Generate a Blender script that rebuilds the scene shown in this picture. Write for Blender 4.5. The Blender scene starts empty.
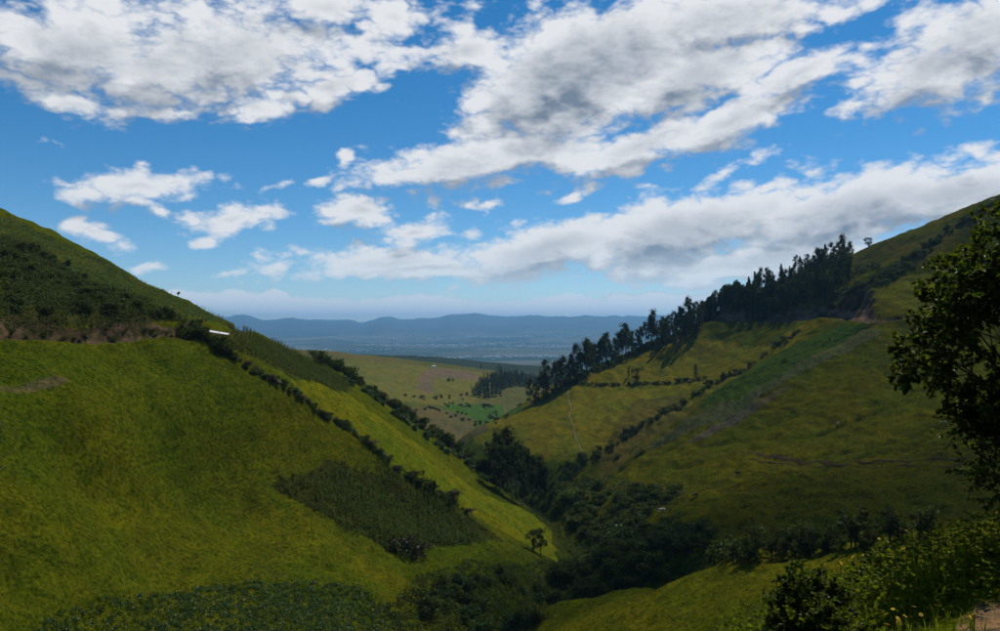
import bpy, bmesh, math, random
import numpy as np
from mathutils import Vector, Matrix

random.seed(7)
rng = np.random.default_rng(7)
sc = bpy.context.scene
C = sc.collection
R = math.radians

# ------------------------------------------------------------------ camera
F_PX, CX, CY = 785.0, 500.0, 325.0          # focal length and eye level of a 1000 px wide frame
cam_d = bpy.data.cameras.new('camera')
cam = bpy.data.objects.new('camera', cam_d)
C.objects.link(cam)
cam.location = (0, 0, 0)
cam.rotation_euler = (R(90), 0, 0)
cam_d.sensor_width = 36
cam_d.lens = 36 * F_PX / 1000
cam_d.shift_y = (CY - 315.5) / 1000
cam_d.clip_start = 0.1
cam_d.clip_end = 120000
sc.camera = cam

# ------------------------------------------------------------------ exposure and render settings
sc.view_settings.view_transform = 'Standard'
sc.view_settings.look = 'None'
sc.view_settings.exposure = 0
sc.view_settings.gamma = 1
sc.view_settings.use_curve_mapping = False
sc.render.engine = 'CYCLES'
sc.cycles.use_denoising = True
sc.cycles.max_bounces = 6
sc.cycles.diffuse_bounces = 2
sc.cycles.glossy_bounces = 2
sc.cycles.transmission_bounces = 3
sc.cycles.transparent_max_bounces = 8
sc.cycles.volume_bounces = 1
sc.cycles.denoising_prefilter = 'FAST'

# ------------------------------------------------------------------ sun and sky
SUN_AZ, SUN_EL = R(42), R(56)                # right of the view direction, above the horizon
SUN = Vector((math.sin(SUN_AZ) * math.cos(SUN_EL), math.cos(SUN_AZ) * math.cos(SUN_EL), math.sin(SUN_EL)))
sun_d = bpy.data.lights.new('sun', 'SUN')
sun_d.energy = 3.6
sun_d.angle = R(0.53)
sun_d.color = (1.0, 0.95, 0.86)
sun = bpy.data.objects.new('sun', sun_d)
C.objects.link(sun)
sun.rotation_euler = SUN.to_track_quat('Z', 'Y').to_euler()
sun.location = (300, 300, 900)


class NT:
    """small helper to write node trees as expressions"""
    def __init__(self, tree):
        self.t = tree

    def n(self, kind, **kw):
        nd = self.t.nodes.new(kind)
        for k, v in kw.items():
            setattr(nd, k, v)
        return nd

    def put(self, sock, v):
        if isinstance(v, bpy.types.NodeSocket):
            self.t.links.new(v, sock)
        elif v is not None:
            sock.default_value = v

    def m(self, op, a, b=None, c=None, clamp=False):
        nd = self.n('ShaderNodeMath', operation=op, use_clamp=clamp)
        for s, v in zip(nd.inputs, (a, b, c)):
            self.put(s, v)
        return nd.outputs[0]

    def v(self, op, a, b=None, scale=None):
        nd = self.n('ShaderNodeVectorMath', operation=op)
        self.put(nd.inputs[0], a)
        if b is not None:
            self.put(nd.inputs[1], b)
        if scale is not None:
            self.put(nd.inputs['Scale'], scale)
        return nd.outputs['Value'] if op in ('LENGTH', 'DOT_PRODUCT', 'DISTANCE') else nd.outputs[0]

    def noise(self, vec, scale, detail=4, rough=0.55, out='Fac', dist=0.0):
        nd = self.n('ShaderNodeTexNoise')
        self.put(nd.inputs['Vector'], vec)
        self.put(nd.inputs['Scale'], scale)
        nd.inputs['Detail'].default_value = detail
        nd.inputs['Roughness'].default_value = rough
        nd.inputs['Distortion'].default_value = dist
        return nd.outputs[out]

    def step(self, x, a, b, lo=0.0, hi=1.0):
        nd = self.n('ShaderNodeMapRange', interpolation_type='SMOOTHSTEP')
        self.put(nd.inputs[0], x)
        for i, v in enumerate((a, b, lo, hi)):
            nd.inputs[i + 1].default_value = v
        return nd.outputs[0]

    def mix(self, f, a, b, blend='MIX'):
        nd = self.n('ShaderNodeMix', data_type='RGBA', blend_type=blend)
        self.put(nd.inputs[0], f)
        for s, v in ((nd.inputs[6], a), (nd.inputs[7], b)):
            if isinstance(v, (tuple, list)) and len(v) == 3:
                v = (*v, 1)
            self.put(s, v)
        return nd.outputs[2]


def sky_dir(px, py):
    return Vector(((px - CX) / F_PX, 1.0, (CY - py) / F_PX)).normalized()


# cloud banks of that day's sky: centre direction, half width, half height, tilt, body
CLOUDS = [
    (90, 48, 180, 56, 4, .9), (235, 48, 170, 62, 8, .9), (160, 60, 165, 44, 4, .85), (330, 10, 95, 30, 6, 0.8), (75, 103, 55, 17, -4, .7),
    (112, 110, 22, 11, 0, .6), (262, 103, 36, 20, 5, .75), (178, 108, 36, 12, 6, .45), (336, 84, 52, 20, 9, .8),
    (396, 17, 42, 22, 8, .7), (140, 190, 72, 19, 9, .8), (178, 180, 50, 15, 14, .7), (160, 211, 20, 11, -15, .5),
    (90, 236, 42, 13, -10, .75), (232, 219, 56, 13, 6, .75), (211, 238, 22, 9, 4, .5), (229, 273, 24, 6, 3, .5),
    (366, 213, 54, 17, 9, .8), (414, 231, 42, 17, 10, .8), (347, 159, 10, 7, 20, .5), (321, 181, 20, 6, 18, .45),
    (279, 187, 16, 5, 18, .4), (52, 147, 14, 4, -10, .3), (470, 47, 66, 24, 4, .9), (575, 195, 30, 9, 22, .5), (722, 170, 22, 9, 28, .5),
    (620, 55, 165, 75, 10, .95), (580, 72, 150, 72, 25, 1.3), (560, 118, 105, 52, 20, .9), (455, 163, 110, 22, 9, .85), (540, 145, 120, 36, 14, .9),
    (720, 20, 150, 48, 6, .95), (640, 145, 110, 28, 14, .9), (735, 122, 100, 24, 16, .85), (700, 75, 110, 40, 12, 1.0), (800, 78, 100, 22, 20, .8),
    (930, 66, 95, 50, 8, .85), (985, 30, 95, 60, 0, .85), (900, 95, 55, 20, 10, .8), (850, 108, 30, 9, 15, .5),
    (395, 263, 145, 17, 3, .8), (545, 250, 150, 32, 9, 1.0), (690, 228, 180, 42, 11, 1.1), (850, 212, 190, 44, 10, 1.1),
    (960, 196, 140, 44, 6, 1.1), (770, 258, 230, 24, 2, 1.0), (430, 270, 180, 12, 2, .9), (690, 282, 55, 11, 2, .7), (1050, 250, 160, 50, 0, 1.0),
    (270, 304, 125, 11, -3, 1.9), (440, 308, 220, 10, -1, 1.8), (620, 305, 205, 12, 2, 1.8), (220, 300, 40, 7, 0, .5), (540, 307, 25, 9, 0, .6),
    (150, 269, 18, 4, 10, .35), (482, 202, 16, 6, 8, .35), (760, 155, 18, 8, 15, .35),
]


def build_world():
    w = bpy.data.worlds.new('World')
    sc.world = w
    w.use_nodes = True
    def cloud_group(name, blobs, rich):
        g = bpy.data.node_groups.new(name, 'ShaderNodeTree')
        g.interface.new_socket('Vector', in_out='INPUT', socket_type='NodeSocketVector')
        g.interface.new_socket('Density', in_out='OUTPUT', socket_type='NodeSocketFloat')
        g.interface.new_socket('Broad', in_out='OUTPUT', socket_type='NodeSocketFloat')
        g.interface.new_socket('Soft', in_out='OUTPUT', socket_type='NodeSocketFloat')
        N = NT(g)
        gi, go = g.nodes.new('NodeGroupInput'), g.nodes.new('NodeGroupOutput')
        d = gi.outputs[0]
        wa = N.noise(d, 8.0, 5 if rich else 2, .6, 'Color')
        dw = N.v('ADD', d, N.v('SCALE', N.v('SUBTRACT', wa, (.5, .5, .5)), scale=.048))
        B = None
        up = Vector((0, 0, 1))
        for px, py, rx, ry, tilt, s in blobs:
            c = sky_dir(px, py)
            e1 = c.cross(up).normalized()
            e2 = e1.cross(c).normalized()
            k = c.y / F_PX
            ca, sa = math.cos(R(tilt)), math.sin(R(tilt))
            t1 = (e1 * ca + e2 * sa) / (rx * k)
            t2 = (e2 * ca - e1 * sa) / (ry * k)
            cb = N.n('ShaderNodeCombineXYZ')
            N.put(cb.inputs[0], N.v('DOT_PRODUCT', dw, tuple(t1)))
            N.put(cb.inputs[1], N.v('DOT_PRODUCT', dw, tuple(t2)))
            ln = N.v('DISTANCE', cb.outputs[0], (c.dot(t1), c.dot(t2), 0))
            val = N.m('MULTIPLY_ADD', ln, -s, s)
            B = val if B is None else N.m('SMOOTH_MAX', B, val, 0.12)
        B = N.m('MAXIMUM', B, -0.6)
        # the same broken cumulus all round, outside the field of those banks
        sx = N.n('ShaderNodeSeparateXYZ')
        N.put(sx.inputs[0], d)
        inv = N.m('DIVIDE', 1.0, N.m('ADD', N.m('MAXIMUM', sx.outputs[2], 0.0), .12))
        pl = N.v('SCALE', d, scale=inv)
        cov = N.noise(pl, 0.75, 3, .55)
        gen = N.step(cov, .44, .72, -.55, .9)
        front = N.m('MULTIPLY', N.step(sx.outputs[1], .70, .80), N.step(sx.outputs[2], .50, .40))
        base = N.m('ADD', N.m('MULTIPLY', B, front), N.m('MULTIPLY', gen, N.m('SUBTRACT', 1.0, front)))
        st = N.v('MULTIPLY', d, (1.0, 1.0, 1.9))
        f1 = N.noise(st, 13.0, 8 if rich else 4, .60, dist=.25)
        f1s = N.noise(st, 13.0, 4, .60, dist=.25) if rich else f1
        f2 = N.noise(st, 21.0, 3, .55)
        puff = N.m('ABSOLUTE', N.m('SUBTRACT', f2, .5))
        fn = N.m('ADD', N.m('MULTIPLY', N.m('SUBTRACT', f1, .5), 1.7), N.m('MULTIPLY', N.m('SUBTRACT', puff, .07), 2.3))
        soft = N.m('ADD', N.m('MULTIPLY', N.m('SUBTRACT', f1s, .5), 1.7), N.m('MULTIPLY', N.m('SUBTRACT', puff, .07), 2.3))
        N.put(go.inputs[2], N.m('ADD', base, soft))
        N.put(go.inputs[0], N.m('ADD', base, fn))
        N.put(go.inputs[1], N.m('ADD', base, N.m('MULTIPLY', soft, .16)))
        return g

    g = cloud_group('cloud_density', CLOUDS, True)
    g_big = cloud_group('cloud_density_broad', [c for c in CLOUDS if c[3] >= 16 and c[5] >= .75], False)

    N = NT(w.node_tree)
    w.node_tree.nodes.clear()
    tc = N.n('ShaderNodeTexCoord')
    d = N.v('NORMALIZE', tc.outputs['Generated'])
    sky = N.n('ShaderNodeTexSky', sky_type='NISHITA')
    sky.sun_disc = False
    sky.sun_elevation = SUN_EL
    sky.sun_rotation = SUN_AZ
    sky.altitude = 2600
    sky.air_density = 1.0
    sky.dust_density = 0.4
    sky.ozone_density = 2.6
    hs = N.n('ShaderNodeHueSaturation')
    hs.inputs['Saturation'].default_value = 1.36
    hs.inputs['Hue'].default_value = .495
    hs.inputs['Value'].default_value = 1.0
    N.put(hs.inputs['Color'], sky.outputs[0])

    def dens(vec, grp):
        nd = w.node_tree.nodes.new('ShaderNodeGroup')
        nd.node_tree = grp
        N.put(nd.inputs[0], vec)
        return nd.outputs[0], nd.outputs[1], nd.outputs[2]
    D, Bd, S1 = dens(d, g)
    off = Vector((0.55, 0.0, 0.9)).normalized() * 0.034
    D2, Bd2, S2 = dens(N.v('ADD', d, tuple(off)), g_big)
    alpha = N.step(D, -0.12, 0.48)
    puff = N.m('MULTIPLY', N.m('SUBTRACT', S1, S2), .5)
    puff = N.m('MAXIMUM', N.m('MINIMUM', puff, .22), -.30)
    under = N.m('MULTIPLY', N.step(N.m('SUBTRACT', Bd2, Bd), .02, .38), .42)
    hz = N.n('ShaderNodeSeparateXYZ')
    N.put(hz.inputs[0], d)
    lowfac = N.step(hz.outputs[2], .03, .07)
    under = N.m('MULTIPLY', under, lowfac)
    thick = N.m('MULTIPLY', N.m('MULTIPLY', N.step(Bd, .32, 1.08), .62), lowfac)
    shade = N.m('SUBTRACT', N.m('ADD', puff, .93), N.m('ADD', under, thick), clamp=True)
    sz = N.n('ShaderNodeSeparateXYZ')
    N.put(sz.inputs[0], d)
    col = N.mix(shade, (.20, .25, .32), (.90, .91, .92))
    col = N.mix(N.step(sz.outputs[2], .12, .02, 0, .55), col, (.74, .90, 1.0))
    bg1, bg2 = N.n('ShaderNodeBackground'), N.n('ShaderNodeBackground')
    N.put(bg1.inputs[0], hs.outputs[0])
    bg1.inputs[1].default_value = 0.105
    N.put(bg2.inputs[0], col)
    bg2.inputs[1].default_value = 0.92
    mx = N.n('ShaderNodeMixShader')
    N.put(mx.inputs[0], N.m('MULTIPLY', alpha, .97))
    N.put(mx.inputs[1], bg1.outputs[0])
    N.put(mx.inputs[2], bg2.outputs[0])
    out = N.n('ShaderNodeOutputWorld')
    N.put(out.inputs[0], mx.outputs[0])
    w.cycles.sampling_method = 'NONE'


build_world()

# ------------------------------------------------------------------ helpers


def P(px, py, Y):
    """a point of the place, from where it is seen and how far off it lies"""
    return ((px - CX) / F_PX * Y, Y, (CY - py) / F_PX * Y)


def tag(o, label=None, cat=None, group=None, kind=None):
    for k, v in (('label', label), ('category', cat), ('group', group), ('kind', kind)):
        if v:
            o[k] = v
    return o


def mesh_np(name, verts, faces, mat=None, smooth=False):
    """mesh from numpy arrays; faces is (n,3) or (n,4)"""
    me = bpy.data.meshes.new(name)
    verts = np.asarray(verts, np.float32)
    faces = np.asarray(faces, np.int32)
    k = faces.shape[1]
    me.vertices.add(len(verts))
    me.vertices.foreach_set('co', verts.ravel())
    me.loops.add(faces.size)
    me.loops.foreach_set('vertex_index', faces.ravel())
    me.polygons.add(len(faces))
    me.polygons.foreach_set('loop_start', np.arange(0, faces.size, k, dtype=np.int32))
    me.polygons.foreach_set('loop_total', np.full(len(faces), k, np.int32))
    me.polygons.foreach_set('use_smooth', np.full(len(faces), smooth, bool))
    me.update(calc_edges=True)
    if mat:
        me.materials.append(mat)
    return me


def obj(name, me, parent=None, loc=None):
    o = bpy.data.objects.new(name, me)
    C.objects.link(o)
    if parent is not None:
        o.parent = parent
    if loc is not None:
        o.location = loc
    return o


def hash2(ix, iy, seed):
    h = (ix.astype(np.int64) * 374761393 + iy.astype(np.int64) * 668265263 + seed * 982451653) & 0xffffffff
    h = ((h ^ (h >> 13)) * 1274126177) & 0xffffffff
    return ((h ^ (h >> 16)) & 0xffff) / 65535.0


def vnoise(x, y, seed=0):
    ix, iy = np.floor(x), np.floor(y)
    fx, fy = x - ix, y - iy
    fx = fx * fx * fx * (fx * (fx * 6 - 15) + 10)
    fy = fy * fy * fy * (fy * (fy * 6 - 15) + 10)
    ix, iy = ix.astype(np.int64), iy.astype(np.int64)
    a, b = hash2(ix, iy, seed), hash2(ix + 1, iy, seed)
    c, d = hash2(ix, iy + 1, seed), hash2(ix + 1, iy + 1, seed)
    return (a + (b - a) * fx) * (1 - fy) + (c + (d - c) * fx) * fy - .5


def fbm(x, y, wl, octaves=4, seed=0, gain=.5):
    s, a, f = 0, 1.0, 1.0 / wl
    for o in range(octaves):
        s = s + a * vnoise(x * f + 17.3 * o, y * f - 9.1 * o, seed + o)
        a *= gain
        f *= 2.03
    return s


def sstep(x, a, b):
    t = np.clip((x - a) / (b - a), 0, 1)
    return t * t * (3 - 2 * t)


class RBF:
    def __init__(self, pts, c=12.0):
        p = np.array(pts, float)
        self.p, self.c = p[:, :2], c
        n = len(p)
        K = self.k(p[:, None, :2] - p[None, :, :2]) - np.eye(n) * 0.02 * c
        A = np.zeros((n + 3, n + 3))
        A[:n, :n] = K
        A[:n, n] = A[n, :n] = 1
        A[:n, n + 1:] = p[:, :2]
        A[n + 1:, :n] = p[:, :2].T
        self.w = np.linalg.solve(A, np.r_[p[:, 2], 0, 0, 0])

    def k(self, d):
        return np.sqrt((d ** 2).sum(-1) + self.c ** 2)

    def __call__(self, x, y):
        if x.ndim == 1 and x.size < 6000:
            d2 = (x[:, None] - self.p[None, :, 0]) ** 2 + (y[:, None] - self.p[None, :, 1]) ** 2
            return self.w[-3] + self.w[-2] * x + self.w[-1] * y + np.sqrt(d2 + self.c ** 2) @ self.w[:-3]
        out = self.w[-3] + self.w[-2] * x + self.w[-1] * y
        for (a, b), w in zip(self.p, self.w):
            out = out + w * np.sqrt((x - a) ** 2 + (y - b) ** 2 + self.c ** 2)
        return out


def smax(a, b, k):
    h = np.clip(.5 + .5 * (a - b) / k, 0, 1)
    return b + (a - b) * h + k * h * (1 - h)


# ------------------------------------------------------------------ the lie of the land
LEFT = RBF([
    P(0, 337, 150), P(60, 337, 170), P(120, 337, 188), P(190, 337, 206),
    P(0, 400, 135), P(0, 500, 114), P(0, 631, 98), P(100, 400, 163), P(100, 500, 141), P(100, 631, 111),
    P(200, 400, 193), P(200, 500, 172), P(200, 590, 138), P(300, 450, 208), P(300, 500, 190), P(300, 631, 138),
    P(400, 500, 226), P(400, 560, 192), P(400, 631, 155), P(480, 631, 168), P(480, 570, 205),
    P(260, 375, 218), P(330, 420, 228), P(380, 455, 233), P(430, 490, 238), P(480, 520, 240), P(530, 550, 241), P(560, 570, 240),
    P(300, 366, 275), P(400, 430, 285), P(480, 490, 292), P(540, 520, 300),
    P(250, 335, 290), P(310, 356, 330), P(360, 386, 345), P(420, 426, 360), P(470, 460, 368), P(520, 500, 372),
    (-100, 400, -42), (-60, 430, -62), (-20, 450, -82), (-150, 460, -40), (20, 420, -100), (-100, 600, -95), (0, 600, -130),
    P(0, 213, 300), P(50, 234, 302), P(100, 258, 304), P(178, 297, 300), P(222, 322, 285),
    (-191, 400, 12), (-260, 400, 40), (-130, 380, -20), (-220, 520, -20), (-320, 700, -60),
    P(0, 240, 250), P(100, 288, 258), P(0, 303, 161), P(60, 305, 181), P(120, 309, 199), P(175, 315, 217), P(0, 275, 200), P(60, 285, 215), P(150, 300, 255),
    (-320, 200, 110), (-330, 400, 90), (-240, 0, 60), (-90, 40, -8), (-60, 70, -30), (-30, 80, -50), (0, 110, -70), (40, 200, -100), (60, 300, -120),
], 8)

RIGHT = RBF([
    P(600, 560, 250), P(560, 580, 225), P(695, 495, 285), P(662, 511, 275), P(700, 470, 320), P(800, 460, 290), P(960, 460, 250),
    P(850, 530, 192), P(850, 500, 215), P(950, 500, 200), P(760, 520, 215), P(690, 555, 205),
    P(900, 400, 330), P(800, 400, 368), P(750, 420, 372), P(1000, 400, 300), P(1000, 345, 350), P(900, 342, 388),
    P(870, 321, 432), P(920, 320, 405), P(980, 318, 385), P(1000, 430, 265),
    P(835, 332, 440), P(760, 367, 432), P(700, 402, 428), P(640, 446, 415), P(600, 482, 392),
    P(570, 520, 330), P(540, 500, 345),
    P(875, 309, 446), P(925, 308, 420), P(860, 300, 465), P(900, 280, 470), P(1000, 270, 440), P(1000, 207, 480), P(920, 242, 510), P(880, 256, 525),
    (140, 500, -45), (180, 480, -5), (105, 470, -68), (70, 450, -88), (40, 430, -105), (240, 560, 20), (320, 560, 55),
    (330, 350, 60), (330, 200, 40), (200, 120, -12), (150, 60, -5), (300, 0, 40), (400, 500, 95), (120, 150, -38),
    (60, 150, -70), (20, 180, -90), (0, 300, -110), (-20, 420, -120),
], 10)

SPUR = RBF([
    P(600, 455, 455), P(560, 455, 462), P(510, 455, 480), P(480, 445, 520), P(470, 432, 565), P(580, 430, 490), P(640, 425, 475),
    P(568, 395, 565), P(620, 395, 545), P(680, 392, 515), P(520, 412, 585), P(560, 385, 595), P(640, 381, 565), P(700, 378, 530), P(750, 352, 525),
    P(540, 396, 625), P(600, 366, 632), P(650, 341, 640), P(695, 326, 635), P(700, 350, 580), P(760, 338, 548), P(810, 330, 505), P(850, 324, 462),
    P(715, 321, 600), P(760, 320, 572), P(820, 319, 512), P(720, 312, 612), P(760, 309, 586), P(800, 308, 548), P(835, 309, 500), P(780, 283, 605), P(740, 297, 625), P(830, 290, 545), P(870, 300, 490),
    P(850, 260, 580), P(810, 268, 602), P(880, 247, 560), P(920, 237, 540), P(960, 219, 525), P(1000, 198, 510), P(1000, 260, 470), P(900, 275, 505),
    (60, 740, -85), (130, 740, -45), (215, 740, -8), (270, 690, 30), (20, 700, -95), (-30, 660, -100), (-60, 560, -110),
    (340, 660, 65), (430, 580, 110), (300, 850, -20), (100, 950, -110), (60, 420, -100), (120, 430, -70), (180, 430, -25), (260, 420, 15), (0, 430, -110),
], 10)

FORE = RBF([
    (0, 0, -1.65), (2, -2, -1.6), (-4, 0, -1.7), (-25, 0, -2), (0, -12, -1.5), (0, -30, 8), (30, -10, 0), (-30, -20, 5), (40, -40, 18),
    (1, 4, -2.1), (0, 8, -4.6), (0, 20, -12.5), (-4, 8, -5.5), (-20, 20, -13), (-30, 40, -25), (0, 50, -28), (0, 100, -50), (-50, 60, -34), (-60, 100, -60),
    (4.3, 6.5, -2.35), (2.6, 7, -3.0), (5.2, 10, -3.1), (3.6, 10, -3.9), (8, 14, -4.9), (6, 14, -5.6), (11, 20, -6.7), (9, 20, -7.6), (15, 24, -7.2), (10, 30, -12),
    (20, 40, -14.5), (7, 5, -1.6), (12, 8, -1.6), (25, 15, -2.5), (40, 30, -6),
    P(900, 547, 105), P(760, 549, 135), P(640, 588, 165), P(545, 604, 177), P(540, 631, 162), P(600, 631, 135), P(700, 631, 102),
    P(700, 592, 120), P(800, 590, 92), P(850, 572, 80), P(930, 530, 112), P(1000, 516, 105),
    (90, 100, -22), (70, 60, -14), (85, 135, -38), (68, 140, -45), (50, 165, -60), (28, 200, -80), (0, 210, -90), (-25, 150, -75), (120, 60, -5),
], 3)

VALLEY = RBF([
    P(330, 357, 1000), P(270, 350, 1000), P(380, 358, 1150), P(430, 363, 1300), P(480, 370, 1420), P(510, 384, 1350),
    P(350, 380, 800), P(380, 400, 740), P(450, 420, 720), P(430, 400, 880), P(470, 398, 1000), P(450, 437, 640), P(400, 430, 600), P(500, 412, 950), P(530, 402, 1080),
    P(545, 395, 1250), P(600, 400, 1150), P(700, 400, 1100), (500, 1000, -60), (800, 1200, 30), (-344, 900, -38), (-700, 900, 40), (-300, 600, -60), (-600, 500, 60),
    (-60, 520, -120), (0, 500, -130), (100, 500, -150), (-200, 1500, -110), (-100, 1750, -150), (60, 1800, -150), (200, 1700, -140), (500, 1800, -90), (-700, 1700, -60),
    P(300, 354, 2500), P(430, 357, 2500), P(480, 361, 2500), P(560, 368, 2500), P(640, 378, 2500), (900, 2400, -150), (-1200, 2300, -60),
    (-900, 3500, -230), (0, 3500, -260), (900, 3500, -270), (2500, 2500, -150), (-2500, 2500, -100), (2000, 800, 60), (-2000, 600, 80),
    (0, 100, -150), (-200, 0, -60), (300, 0, -60), (1500, -800, 60), (-1500, -800, 60), (0, -600, 60),
], 60)


def cut_road(x, y, h, line, width, bank):
    """bench a level road into the slope along a line of (x, y, z); uphill side lies to the left of the line"""
    best = np.full(x.shape, 1e9)
    side = np.zeros(x.shape)
    rz = np.zeros(x.shape)
    for (x0, y0, z0), (x1, y1, z1) in zip(line[:-1], line[1:]):
        dx, dy = x1 - x0, y1 - y0
        L2 = dx * dx + dy * dy
        t = np.clip(((x - x0) * dx + (y - y0) * dy) / L2, 0, 1)
        qx, qy = x - (x0 + t * dx), y - (y0 + t * dy)
        dd = np.hypot(qx, qy)
        cr = (dx * qy - dy * qx) / math.sqrt(L2)
        near = dd < best
        best = np.where(near, dd, best)
        side = np.where(near, np.sign(cr), side)
        rz = np.where(near, z0 + t * (z1 - z0), rz)
    s = best * side
    rough = fbm(x, y, 9, 3, 41) * 1.6
    up = rz + np.maximum(s - width, 0) * (bank + rough)
    dn = rz - np.maximum(-s - width, 0) * .75
    cutm = (h > up) & (best < 40)
    h2 = np.where(best < 30, np.clip(h, dn, np.maximum(up, dn)), h)
    w = sstep(best, 30, 16)
    bare = np.where(cutm & (s > width), sstep(h - up, .2, 1.5), 0) * w
    return h + (h2 - h) * w, bare, (np.abs(s) < width) & (best < 10)


LROAD = [(-150, 60, -1.2), (-118, 110, -1.8), P(0, 336.4, 152), P(60, 336.6, 172), P(120, 337, 190), P(185, 337.3, 208), P(225, 336, 225), P(240, 334, 255), P(235, 332, 300)]
RROAD = [P(1080, 317, 340), P(980, 319, 384), P(920, 320.5, 405), P(870, 321, 432), P(840, 321, 482), P(810, 321, 529), P(760, 321, 579), P(715, 321, 611), P(690, 325, 648), P(690, 329, 705)]


def height(x, y, full=False):
    x, y = np.asarray(x, float), np.asarray(y, float)
    r = np.hypot(x, y)
    near = np.full(x.shape, -400.0)
    sel = r < 1500
    xs, ys = x[sel], y[sel]
    rs = r[sel]
    L = LEFT(xs, ys)
    Rr = RIGHT(xs, ys)
    S = SPUR(xs, ys)
    Fo = FORE(xs, ys)
    fade = sstep(rs, 800, 1400) * 400
    b1 = b2 = t1 = t2 = None
    L, b1, t1 = cut_road(xs, ys, L, LROAD, 2.2, 2.0)
    RS = smax(Rr, S, 4.0)
    RS, b2, t2 = cut_road(xs, ys, RS, RROAD[::-1], 4.6, 2.1)
    L = L - sstep(ys, 380, 620) * 60
    RS = RS - sstep(ys, 700, 1100) * 150
    Fo = Fo - sstep(rs, 170, 320) * 160
    h = smax(smax(L, RS, 5.0), Fo, np.clip(rs * .02, .05, 3.0))
    near[sel] = h - fade
    V = np.full(x.shape, -400.0)
    vs = (r > 350) & (r < 9000)
    V[vs] = VALLEY(x[vs], y[vs])
    V = np.clip(V, -320, 400)
    k = sstep(r, 2700, 5200)
    plain = -300 + fbm(x, y, 2600, 4, 5) * 26
    az = np.arctan2(x, np.maximum(np.abs(y), 1e-6))
    ridge = 1 - 2 * np.abs(fbm(x, y, 7000, 5, 11, .52))
    ridge2 = 1 - 2 * np.abs(fbm(x + 900, y, 3200, 5, 23, .5))
    top = 600 + 40 * np.sin(az * 9 + 1.0) + 130 * np.exp(-((az + .045) / .05) ** 2) + 90 * np.exp(-((az + .32) / .10) ** 2) + 300 * fbm(az * 1000, az * 0, 210, 3, 77) + 170 * fbm(az * 1000, az * 0 + 3.3, 48, 4, 78, .6)
    mt = sstep(r, 13500, 23000) * top * (.62 + .25 * ridge + .17 * ridge2)
    mt = mt + sstep(r, 10500, 14500) * sstep(r, 19000, 15000) * (60 + 260 * np.clip(fbm(az * 1000, r * .02, 120, 3, 79), 0, .5)) * np.clip(ridge2, .2, 1)
    far = plain + mt
    out = V + (far - V) * k
    out = np.where(r < 1500, smax(near, out, 6.0), out)
    # relief of its own size at each distance
    d = fbm(x, y, 14, 3, 3) * 1.3 * sstep(r, 20, 110) * (1 - sstep(r, 700, 1500))
    d = d + fbm(x, y, 6.5, 2, 29) * .8 * sstep(r, 60, 130) * (1 - sstep(r, 500, 900))
    d = d + fbm(x, y, 2.6, 2, 9) * .45 * sstep(r, 6, 90) * (1 - sstep(r, 320, 700))
    on = sstep(r, 150, 230) * (1 - sstep(r, 560, 800))
    ct = fbm(x + fbm(x, y, 25, 2, 33) * 6, y * .33, 7.5, 3, 31)
    d = d + (np.abs(ct) - .18) * 2.6 * on * (.35 + .65 * sstep(x, 20, 60))
    d = d - np.clip(.10 - np.abs(fbm(x * .45 + y * .2, y, 34, 2, 37)), 0, .1) * 16 * on * sstep(x, 40, 80)
    d = d + fbm(x, y, 60, 3, 13) * 3.0 * sstep(r, 120, 260) * (1 - sstep(r, 2500, 6000))
    d = d + fbm(x, y, 1.1, 3, 15) * .16 * (1 - sstep(r, 12, 60))
    d = d + fbm(x, y, 300, 4, 19) * 14 * sstep(r, 700, 1500) * (1 - sstep(r, 5000, 8000)) * .5
    out = out + d
    out = np.where(out > 270, 270 + (out - 270) * .5, out)
    if full:
        bare = np.zeros(x.shape)
        track = np.zeros(x.shape)
        bare[sel] = np.maximum(np.where(L > RS, b1, 0), np.where(RS >= L, b2 * 2, 0)) * (Fo < h - 1)
        track[sel] = ((t1 & (L > RS)) | (t2 & (RS >= L))) & (Fo < h - 1)
        return out, bare, track
    return out


def g(x, y):
    return float(height(np.array([x]), np.array([y]))[0])


YS = np.r_[3 * 1.012 ** np.arange(0, 290), np.arange(95, 720, .9), 720 * 1.012 ** np.arange(1, 320)]


def hit(px, py, ymin=0.0, ymax=720.0):
    """where the line of sight through that pixel meets the ground; just below a skyline if it clears it"""
    ys = YS[(YS >= ymin) & (YS <= ymax * 1.01)]
    k = (px - CX) / F_PX
    x = k * ys
    hz = height(x, ys)
    for step in range(40):
        z = (CY - py - step * .75) / F_PX * ys
        under = np.nonzero(hz >= z)[0]
        if len(under):
            break
    else:
        return None
    i = under[0]
    if i == 0:
        return Vector((x[0], ys[0], hz[0]))
    u, w = z[i - 1] - hz[i - 1], hz[i] - z[i]
    t = u / max(u + w, 1e-9)
    yy = ys[i - 1] + t * (ys[i] - ys[i - 1])
    return Vector((k * yy, yy, g(k * yy, yy)))


def hits(pts, ymin=0.0, ymax=720.0):
    return [v for v in (hit(p[0], p[1], ymin, ymax) for p in pts) if v is not None]


def in_poly(x, y, poly):
    ins = np.zeros(x.shape, bool)
    n = len(poly)
    for i in range(n):
        x0, y0 = poly[i][0], poly[i][1]
        x1, y1 = poly[(i + 1) % n][0], poly[(i + 1) % n][1]
        c = ((y0 > y) != (y1 > y))
        with np.errstate(divide='ignore', invalid='ignore'):
            xi = (x1 - x0) * (y - y0) / (y1 - y0 if y1 != y0 else 1e-9) + x0
        ins ^= c & (x < xi)
    return ins


# ------------------------------------------------------------------ plots on the slopes (outlines on the ground)
ZONES = {}


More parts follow.
